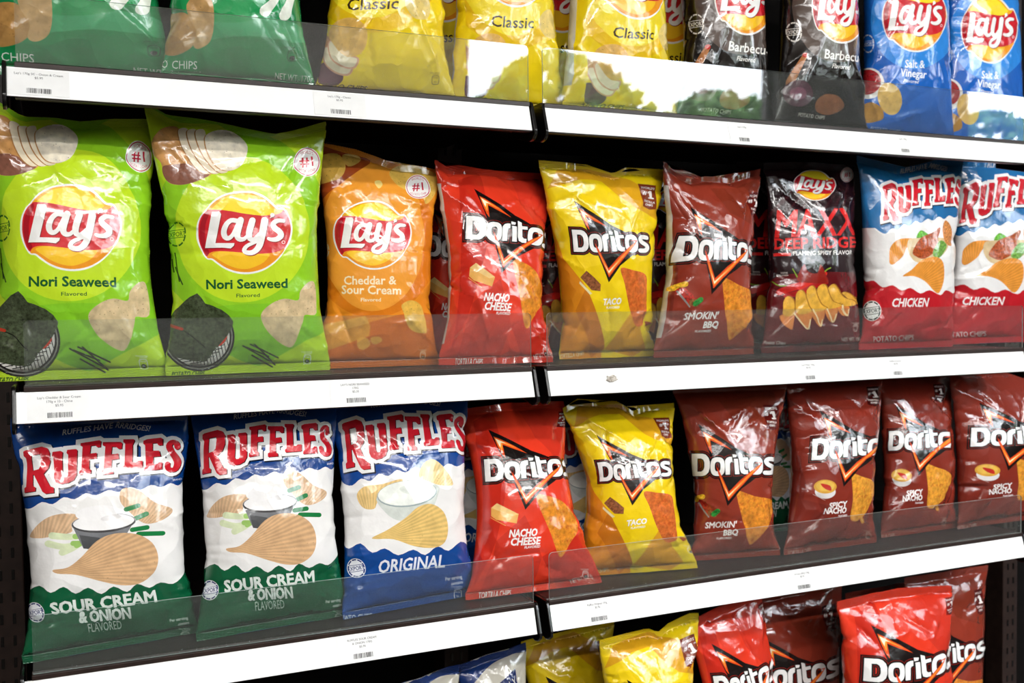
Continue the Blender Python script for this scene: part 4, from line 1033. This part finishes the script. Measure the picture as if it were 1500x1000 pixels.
G1, G2, G3, G4 = 'chip bags on the top shelf', 'chip bags on the second shelf', 'chip bags on the third shelf', 'chip bags on the lowest shelf'
ROWS = [
 ('nori_left', NORI, 'lime green chip bag at the far left of the second shelf, cut by the frame', G2),
 ('nori', NORI, 'lime green chip bag with a peaked left corner, standing before the orange chip bag', G2),
 ('cheddar', CHED, 'orange cheddar and sour cream chip bag beside the lime green bags', G2),
 ('nacho_upper', NACH, 'bright red nacho cheese chip bag on the second shelf at the gap between shelf sections', G2),
 ('taco_upper', TACO, 'yellow taco chip bag on the second shelf, between the red and the brown bag', G2),
 ('smokin_upper', SMOK, 'reddish brown barbecue chip bag with a dipped top edge on the second shelf', G2),
 ('maxx', MAXX, 'black and maroon chip bag printed with red chillies and a row of ridged chips', G2),
 ('chicken', CHIC, 'blue, white and red chicken chip bag with two raised corners, beside the black chilli bag', G2),
 ('chicken_right', CHIC, 'blue, white and red chicken chip bag at the right end, cut by the frame', G2),
 ('onion_left', ONIO, 'blue, white and green chip bag at the left end of the third shelf', G3),
 ('onion', ONIO, 'blue, white and green chip bag, second from the left on the third shelf', G3),
 ('original', ORIG, 'blue and white chip bag with a bowl of cream in front on the third shelf', G3),
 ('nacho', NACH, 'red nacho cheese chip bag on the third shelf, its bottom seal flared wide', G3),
 ('taco', TACO, 'yellow taco chip bag pinched at the waist, leaning on the third shelf', G3),
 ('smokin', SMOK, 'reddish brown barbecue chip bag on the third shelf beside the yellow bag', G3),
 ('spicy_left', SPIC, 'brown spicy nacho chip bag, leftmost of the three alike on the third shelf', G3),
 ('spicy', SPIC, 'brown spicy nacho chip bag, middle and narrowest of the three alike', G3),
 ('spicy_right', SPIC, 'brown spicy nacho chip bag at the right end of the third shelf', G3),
 ('green_left', GREE, 'dark green chip bag at the left end of the top shelf', G1),
 ('green', GREE, 'dark green chip bag on the top shelf next to the yellow bags', G1),
 ('classic_left', CLAS, 'yellow classic chip bag on the top shelf beside the green bag', G1),
 ('classic_mid', CLAS, 'yellow classic chip bag on the top shelf above the gap between the shelf sections', G1),
 ('classic', CLAS, 'yellow classic chip bag on the top shelf beside the black bags', G1),
 ('barbecue', BARB, 'black barbecue chip bag on the top shelf beside the yellow bag', G1),
 ('barbecue_right', BARB, 'black barbecue chip bag on the top shelf beside the blue bag', G1),
 ('vinegar', VINE, 'blue salt and vinegar chip bag on the top shelf beside the black bag', G1),
 ('vinegar_right', VINE, 'blue salt and vinegar chip bag at the right end of the top shelf', G1),
 ('cream_blue', CREA, 'cream coloured chip bag with blue top edge, touching the shaded yellow bag', G4),
 ('cream_blue_left', CREA, 'cream coloured chip bag with a blue top edge, leftmost on the lowest shelf', G4),
 ('low_taco_back', TACO, 'shaded yellow chip bag on the lowest shelf, behind the bright yellow one', G4),
 ('low_taco', TACO, 'bright yellow taco chip bag in front on the lowest shelf', G4),
 ('low_nacho_back', NACH, 'narrow dark red chip bag on the lowest shelf beside the bright yellow bag', G4),
 ('low_smokin', SMOK, 'dark brown chip bag on the lowest shelf between two red bags', G4),
 ('low_nacho', NACH, 'bright orange red nacho cheese chip bag in front on the lowest shelf', G4),
 ('low_smokin_back', SMOK, 'dark brown chip bag directly behind the bright orange red bag, only its top edge showing', G4),
 ('low_smokin_right', SMOK, 'dark brown chip bag at the right end of the lowest shelf', G4),
 ('rear_nacho', NACH, 'shaded red chip bag standing behind the gap beside the orange bag', G2),
 ('rear_maxx', MAXX, 'shaded black chip bag behind the gap between the red and the yellow bag', G2),
 ('rear_maxx_mid', MAXX, 'shaded black chip bag behind the gap between the yellow and the reddish brown bag', G2),
 ('rear_maxx_right', MAXX, 'shaded black chip bag directly behind the black and maroon one', G2),
 ('rear_original', ORIG, 'shaded blue and white chip bag behind, left of the red third shelf bag', G3),
 ('rear_original_right', ORIG, 'shaded blue and white chip bag behind, between third shelf red and yellow bags', G3),
 ('rear_onion', ONIO, 'shaded white and green chip bag behind the two brown bags on the third shelf', G3),
 ('rear_classic_left', CLAS, 'shaded yellow chip bag behind, between the left and middle yellow top shelf bags', G1),
 ('rear_classic_mid', CLAS, 'shaded yellow chip bag behind, between the middle and right yellow top shelf bags', G1),
 ('rear_classic_right', CLAS, 'shaded yellow chip bag behind the black barbecue bag on the top shelf', G1),
]
for k, d, lab, g in ROWS:
    R[k].design = d
    make_bag(R[k], lab, g)

# ------------------------------------------------------------------ shelving
M_brown = noise_col(newmat('dark_brown_powder_coat', rough=.42, spec=.4), 60, hexc('#241814'), hexc('#31221d'))
M_black = newmat('black_plastic', hexc('#0c0a0a'), .22, spec=.5)
M_back = noise_col(newmat('dark_back_panel', rough=.75, spec=.1), 12, hexc('#080606'), hexc('#0e0a09'))
M_strip = noise_col(newmat('white_label_strip', rough=.35, spec=.4), 5, hexc('#f3f3f1'), hexc('#fbfbfa'))
M_paper = noise_col(newmat('label_paper', rough=.6, spec=.2), 40, hexc('#ebebea'), hexc('#f1f1f0'))
M_ink = newmat('label_ink', hexc('#3c3c3e'), .7, spec=.1)
M_inkd = newmat('barcode_ink', hexc('#2b2b2d'), .7, spec=.1)

def glass_material():
    m = bpy.data.materials.new('clear_acrylic'); m.use_nodes = True; nt = m.node_tree; nt.nodes.clear(); L = nt.links
    out = nd(nt, 'ShaderNodeOutputMaterial'); mix = nd(nt, 'ShaderNodeMixShader'); tr = nd(nt, 'ShaderNodeBsdfTransparent')
    gl = nd(nt, 'ShaderNodeBsdfGlossy'); gl.inputs['Roughness'].default_value = .015
    fq = nd(nt, 'ShaderNodeFresnel'); fq.inputs['IOR'].default_value = 1.5
    geo = nd(nt, 'ShaderNodeNewGeometry')            # a thin sheet: both faces' reflection is taken at the front one
    inv = nd(nt, 'ShaderNodeMath', operation='SUBTRACT'); inv.inputs[0].default_value = 1; L.new(geo.outputs['Backfacing'], inv.inputs[1])
    fm = nd(nt, 'ShaderNodeMath', operation='MULTIPLY'); L.new(fq.outputs[0], fm.inputs[0]); L.new(inv.outputs[0], fm.inputs[1])
    fr = nd(nt, 'ShaderNodeMath', operation='MULTIPLY', use_clamp=True); L.new(fm.outputs[0], fr.inputs[0]); fr.inputs[1].default_value = 1.9
    tr.inputs[0].default_value = (.93, .955, .945, 1)
    tc = nd(nt, 'ShaderNodeTexCoord'); n = nd(nt, 'ShaderNodeTexNoise'); n.inputs['Scale'].default_value = 3.5; n.inputs['Detail'].default_value = 1
    bp = nd(nt, 'ShaderNodeBump'); bp.inputs['Strength'].default_value = .10; bp.inputs['Distance'].default_value = .02
    L.new(tc.outputs['Object'], n.inputs['Vector']); L.new(n.outputs['Fac'], bp.inputs['Height']); L.new(bp.outputs[0], gl.inputs['Normal'])
    df = nd(nt, 'ShaderNodeBsdfDiffuse'); df.inputs[0].default_value = (.55, .58, .56, 1); m2 = nd(nt, 'ShaderNodeMixShader'); m2.inputs[0].default_value = .035
    L.new(tr.outputs[0], m2.inputs[1]); L.new(df.outputs[0], m2.inputs[2])
    L.new(fr.outputs[0], mix.inputs[0]); L.new(m2.outputs[0], mix.inputs[1]); L.new(gl.outputs[0], mix.inputs[2]); L.new(mix.outputs[0], out.inputs[0])
    return m
M_glass = glass_material()
M_edge = newmat('acrylic_cut_edge', hexc('#b9c6c4'), .25, spec=.6)

frame = empty('shelving_unit', (0, .37, 0)); tag(frame, 'dark brown metal shelving frame with back panel and slotted uprights', 'shelving')
def fchild(o): o.parent = frame; o.location = (0, -.37, 0); return o
fchild(box('back_panel', (-.9, .385, .2), (2.9, .40, 2.45), M_back))
for x in (float(at_z(10, 1.1, .335)[0]), .6391, float(at_z(1480, .85, .335)[0])):
    u = fchild(box('upright', (x-.022, .335, .2), (x+.022, .383, 2.45), M_brown, bevel=.002))
    sl = bmesh.new()
    for k in range(70):
        z = .25+k*.0315
        for dx in (-.008, .008):
            r_ = bmesh.ops.create_cube(sl, size=1); bmesh.ops.scale(sl, vec=(.004, .002, .014), verts=r_['verts']); bmesh.ops.translate(sl, vec=(x+dx, .3345, z), verts=r_['verts'])
    me = bpy.data.meshes.new('slots'); sl.to_mesh(me); sl.free(); me.materials.append(M_black)
    s_ = bpy.data.objects.new('slots', me); COL.objects.link(s_); s_.parent = u; s_['kind'] = 'stuff'
fchild(box('base_plinth', (-.05, .02, .0), (1.62, .383, .18), M_brown, bevel=.003))

ST, SB = (-.002, -.0065), (-.0125, -.0405)         # label strip top and bottom (y, z) below the shelf top
names = ['top', 'second', 'third', 'lowest']
GH = [.0754, .0736, .0665, .07]
for r in range(4):
    z = SZ[r]
    for sct, (xa, xb) in enumerate(((0.0, XG[1]), (XG[2], XG[3]))):
        side = ('left', 'right')[sct]
        root = empty('shelf', (xa, .0, z))
        tag(root, f'dark brown metal shelf with white label strip, {names[r]} shelf, {side} section', 'shelf', 'shelves')
        def ch(o): o.parent = root; o.location = (-xa, 0, -z); return o
        ch(box('board', (xa+.001, .012, z-.016), (xb-.001, .330, z), M_brown, bevel=.0015))
        ch(extrude_x('front_rail', [(-.003, z-.0065), (-.003, z-.001), (.002, z), (.0035, z-.003), (.006, z-.003), (.0075, z+.0005), (.0115, z+.0005), (.0115, z-.040), (-.010, z-.042), (-.010, z-.0405), (ST[0]+.0015, z+ST[1])], xa+.0005, xb-.0005, M_brown, bevel=.0004))
        xl = xa-.0075 if sct == 0 else xa
        ch(extrude_x('label_strip', [(ST[0], z+ST[1]), (ST[0]+.0012, z+ST[1]), (SB[0]+.0012, z+SB[1]), (SB[0], z+SB[1])], xl+.0002 if sct == 0 else xa+.0015, xb-.0015, M_strip, bevel=.0002))
        prof = [(-.004, z-.003), (-.006, z-.008), (-.017, z-.040), (-.016, z-.047), (-.010, z-.052), (.0, z-.054), (.06, z-.040), (.06, z-.001), (.0, z+.0005)]
        for q, xx in enumerate((xl-.0045, xb)):
            ch(extrude_x('end_cap', prof, xx, xx+.0045, M_black, bevel=.0012))
        # clear guard standing in the rail
        g = empty('shelf_guard', (xa, 0, z))
        tag(g, f'clear acrylic front guard on the {names[r]} shelf, {side} section', 'guard', 'clear shelf guards')
        H_ = GH[r]; rad = .006; X0, X1 = xa+.002, xb-.0012
        if r == 0 and sct == 1: X0 = xa-.001
        o2 = [(X0, z), (X1, z)]
        o2 += [(X1-rad+rad*math.cos(t), z+H_-rad+rad*math.sin(t)) for t in np.linspace(0, PI/2, 6)]
        o2 += [(X0+rad+rad*math.cos(t), z+H_-rad+rad*math.sin(t)) for t in np.linspace(PI/2, PI, 6)]
        n = len(o2); y0, y1 = -.0010, .0012
        V = [(x, y0, zz) for x, zz in o2]+[(x, y1, zz) for x, zz in o2]
        F = [list(range(n)), list(range(2*n-1, n-1, -1))]
        p = mesh('pane', V, F, M_glass, fix=False); p.parent = g; p.location = (-xa, 0, -z)
        F = [[i, (i+1) % n, n+(i+1) % n, n+i] for i in range(n)]
        p = mesh('cut_edge', V, F, M_edge); p.parent = g; p.location = (-xa, 0, -z)

# price labels slid onto the strips
def font_mesh(s, h, x, y, shear=0):
    c = bpy.data.curves.new('ink', 'FONT'); c.body = s; c.size = h/CAPH; c.align_x = 'CENTER'; c.resolution_u = 2; c.shear = shear
    o = bpy.data.objects.new('ink', c); COL.objects.link(o); me = bpy.data.meshes.new_from_object(o)
    bpy.data.objects.remove(o); bpy.data.curves.remove(c)
    V = [(v.co.x+x, v.co.y+y, 0) for v in me.vertices]; F = [list(p.vertices) for p in me.polygons]
    bpy.data.meshes.remove(me); return V, F
upv = Vector((0, ST[0]-SB[0], ST[1]-SB[1])).normalized(); nv = Vector((1, 0, 0)).cross(upv)
def price_label(px, row, lines, label, w=.066, seed=0, barcode=True, ink=.0026, small=False):
    yc = (ST[0]+SB[0])/2; zc = SZ[row]+(ST[1]+SB[1])/2
    X = at_z(px, zc, yc)[0]
    root = empty('price_label', (X, yc, zc)); tag(root, label, 'price label', 'price labels on the shelf strips')
    root.matrix_world = Matrix(((1, 0, 0, X), (0, upv.y, nv.y, yc), (0, upv.z, nv.z, zc), (0, 0, 0, 1)))
    hh = .0155
    box('paper', (-w/2, -hh, .0002), (w/2, hh, .0005), M_paper, root)
    V, F = [], []
    y = hh-.0065
    for s in lines:
        v, f = font_mesh(s, ink, 0, y); F += [[i+len(V) for i in q] for q in f]; V += [(a, b, .00062) for a, b, c in v]; y -= ink*1.75
    me = bpy.data.meshes.new('lettering'); me.from_pydata(V, [], F); link_obj('lettering', me, root, [M_ink])
    rr = random.Random(seed); V, F = [], []; x = -.0125 if not small else -.009; xe = -x
    while x < xe:
        bw = rr.choice((.0003, .0005, .0008)); b = len(V)
        V += [(x, -hh+.0025, .00062), (x+bw, -hh+.0025, .00062), (x+bw, -hh+.0085, .00062), (x, -hh+.0085, .00062)]; F.append([b, b+1, b+2, b+3]); x += bw+rr.choice((.0003, .0005, .0007))
    me = bpy.data.meshes.new('barcode'); me.from_pydata(V, [], F); link_obj('barcode', me, root, [M_inkd])
price_label(57, 0, ["Lay's 170g SC - Onion & Cream", '$5.95'], 'white price label at the left end of the top shelf strip', seed=1, w=.062)
price_label(498, 0, ["Lay's 170g - Classic", '$5.95'], 'white price label under the yellow classic bags at the left', seed=2)
price_label(1088, 0, [''+"Lay's 170g"], 'white price label under the black barbecue bags', seed=3, small=True, w=.05)
price_label(1324, 0, ["Lay's 170g"], 'white price label under the blue bags of the top shelf', seed=4, small=True, w=.05)
price_label(87, 1, ["Lay's Cheddar & Sour Cream", '170g x 15 - China', '$5.95'], 'white price label at the left end of the second shelf strip', seed=5)
price_label(521, 1, ["LAY'S NORI SEAWEED", '170G', '$5.35'], 'white price label under the orange chip bag', seed=6)
price_label(1185, 1, ["Lay's Maxx 150g", '$5.95'], 'white price label under the black chilli chip bag', seed=7, small=True, w=.05)
price_label(1313, 1, ['Ruffles Chicken', '$5.95'], 'white price label under the left blue and red chicken bag', seed=8, small=True, w=.05)
price_label(531, 2, ['RUFFLES SOUR CREAM', '& ONION 170G', '$5.95'], 'white price label under the blue and white cream bowl bag', seed=9)
price_label(876, 2, ['Ruffles Original 170g', '$5.95'], 'white price label under the yellow bag of the third shelf', seed=10)
price_label(1176, 2, ['Doritos BBQ 198g', '$5.95'], 'white price label under the leftmost brown spicy nacho bag', seed=11, w=.055)
# torn paper left on the strip
yc = (ST[0]+SB[0])/2; X = at_z(896, SZ[1]-.02, yc)[0]
rr = random.Random(3); V = []; n = 18
for k in range(n):
    a = 2*PI*k/n; q = rr.uniform(.6, 1.1); V.append((.010*q*math.cos(a), .006*q*math.sin(a)-.001, .0004))
me = bpy.data.meshes.new('torn_sticker'); me.from_pydata(V+[(a*.97, b*.97, .0009) for a, b, c in V], [], [list(range(n, 2*n))]+[[i, (i+1) % n, n+(i+1) % n, n+i] for i in range(n)])
M_torn = noise_col(newmat('torn_paper', rough=.8), 400, hexc('#8c8175'), hexc('#d8d2c8'))
o = link_obj('torn_sticker', me, None, [M_torn]); tag(o, 'torn greyish sticker scrap on the second shelf strip under the yellow bag', 'sticker')
o.matrix_world = Matrix(((1, 0, 0, X), (0, upv.y, nv.y, yc), (0, upv.z, nv.z, SZ[1]+(ST[1]+SB[1])/2+.004), (0, 0, 0, 1)))

# ------------------------------------------------------------------ the shop around the shelves
def struct(o): o['kind'] = 'structure'; return o
M_wall = noise_col(newmat('painted_wall', rough=.8), 3, hexc('#6a655f'), hexc('#76706a'))
M_floor = noise_col(newmat('shop_floor', rough=.4), 4, hexc('#2e2b28'), hexc('#3a3632'))
M_ceil = noise_col(newmat('ceiling_paint', rough=.9), 3, hexc('#b9b7b2'), hexc('#c6c4bf'))
XA, XB, YA, YB, ZC = -3.0, 7.2, -3.6, .55, 3.5
struct(box('floor', (XA, YA, -.1), (XB, YB, 0), M_floor))
struct(box('ceiling', (XA, YA, ZC), (XB, YB, ZC+.1), M_ceil))
struct(box('wall_back', (XA, YB, 0), (XB, YB+.1, ZC), M_wall))
struct(box('wall_left', (XA-.1, YA, 0), (XA, YB, ZC), M_wall))
struct(box('wall_right', (XB, YA, 0), (XB+.1, YB, ZC), M_wall))
WZ = (1.95, 3.15); WINS = ((1.95, 3.95), (5.45, 7.0)); T_ = .12
bmw = bmesh.new()
def wall_piece(x0, x1, z0, z1):
    r_ = bmesh.ops.create_cube(bmw, size=1)
    bmesh.ops.scale(bmw, vec=(x1-x0, T_, z1-z0), verts=r_['verts']); bmesh.ops.translate(bmw, vec=((x0+x1)/2, YA-T_/2, (z0+z1)/2), verts=r_['verts'])
wall_piece(XA, XB, 0, WZ[0]); wall_piece(XA, XB, WZ[1], ZC)
for a, b in ((XA, WINS[0][0]), (WINS[0][1], WINS[1][0]), (WINS[1][1], XB)): wall_piece(a, b, WZ[0], WZ[1])
me = bpy.data.meshes.new('wall_front'); bmw.to_mesh(me); bmw.free(); struct(link_obj('wall_front', me, None, [M_wall]))
for k, (a, b) in enumerate(WINS):
    wr_ = struct(box(f'window_{k+1}', (a, YA-.08, WZ[0]), (b, YA-.04, WZ[0]+.05), M_brown))
    box('window_frame', (a, YA-.08, WZ[1]-.05), (b, YA-.04, WZ[1]), M_brown, wr_)
    for x in (a, b-.04): box('mullion', (x, YA-.08, WZ[0]+.05), (x+.04, YA-.04, WZ[1]-.05), M_brown, wr_)
# lamps
M_lamp = newmat('lamp_diffuser', (1, 1, 1), .5)
M_lamp.node_tree.nodes['Principled BSDF'].inputs['Emission Color'].default_value = (1, .98, .95, 1)
M_lamp.node_tree.nodes['Principled BSDF'].inputs['Emission Strength'].default_value = 3.0
pos = ['first', 'second', 'third']
for i, (lx, ly) in enumerate(LAMPS):
    t = empty('ceiling_light', (lx, ly, 3.0)); tag(t, f'white linear ceiling light, {pos[i % 3]} from the left of the {"near" if i < 3 else "far"} row', 'lamp', 'ceiling lights')
    box('housing', (-.62, -.09, .03), (.62, .09, .06), M_strip, t, bevel=.004); box('diffuser', (-.6, -.07, .01), (.6, .07, .028), M_lamp, t)
    for sx in (-.45, .45): box('rod', (sx-.004, -.004, .06), (sx+.004, .004, .495), M_black, t)
# trees outside the shop window
M_leaf = noise_col(newmat('leaf_green', rough=.6), 3, hexc('#2f5a2a'), hexc('#6d9a4a')); M_bark = noise_col(newmat('bark', rough=.9), 8, hexc('#4a3a2c'), hexc('#6a5640'))
struct(box('ground', (-6, -16, -.3), (14, YA-.13, -.12), M_floor))
for i, (x, y, s, lab) in enumerate(((4.0, -6.6, .75, 'leafy green tree outside the shop window, nearest'), (6.9, -8.2, 1.0, 'leafy green tree outside the shop window, in the middle'), (10.7, -8, 1.05, 'leafy green tree outside the shop window, farthest right'))):
    t = empty('tree', (x, y, -.12)); tag(t, lab, 'tree', 'trees outside the shop')
    rr = random.Random(i); V, F = [], []
    for k in range(900):
        a = rr.uniform(0, 2*PI); b = rr.uniform(-1, 1); q = rr.uniform(.5, 1)**.5*s*(1+.25*math.sin(3*a))
        c = Vector((q*math.cos(a)*math.sqrt(1-b*b), q*math.sin(a)*math.sqrt(1-b*b), 3.0+b*s*.9)); u_ = Vector((rr.gauss(0, 1), rr.gauss(0, 1), rr.gauss(0, 1))).normalized()*.09; v_ = u_.orthogonal()*.6
        n0 = len(V); V += [c-u_, c+v_, c+u_, c-v_]; F.append([n0, n0+1, n0+2, n0+3])
    me = bpy.data.meshes.new('foliage'); me.from_pydata(V, [], F); fo = link_obj('foliage', me, t, [M_leaf]); fo['kind'] = 'stuff'
    bm = bmesh.new(); bmesh.ops.create_cone(bm, segments=10, radius1=.12, radius2=.06, depth=2.6, cap_ends=True); bmesh.ops.translate(bm, vec=(0, 0, 1.3), verts=bm.verts)
    me = bpy.data.meshes.new('trunk'); bm.to_mesh(me); bm.free(); link_obj('trunk', me, t, [M_bark])
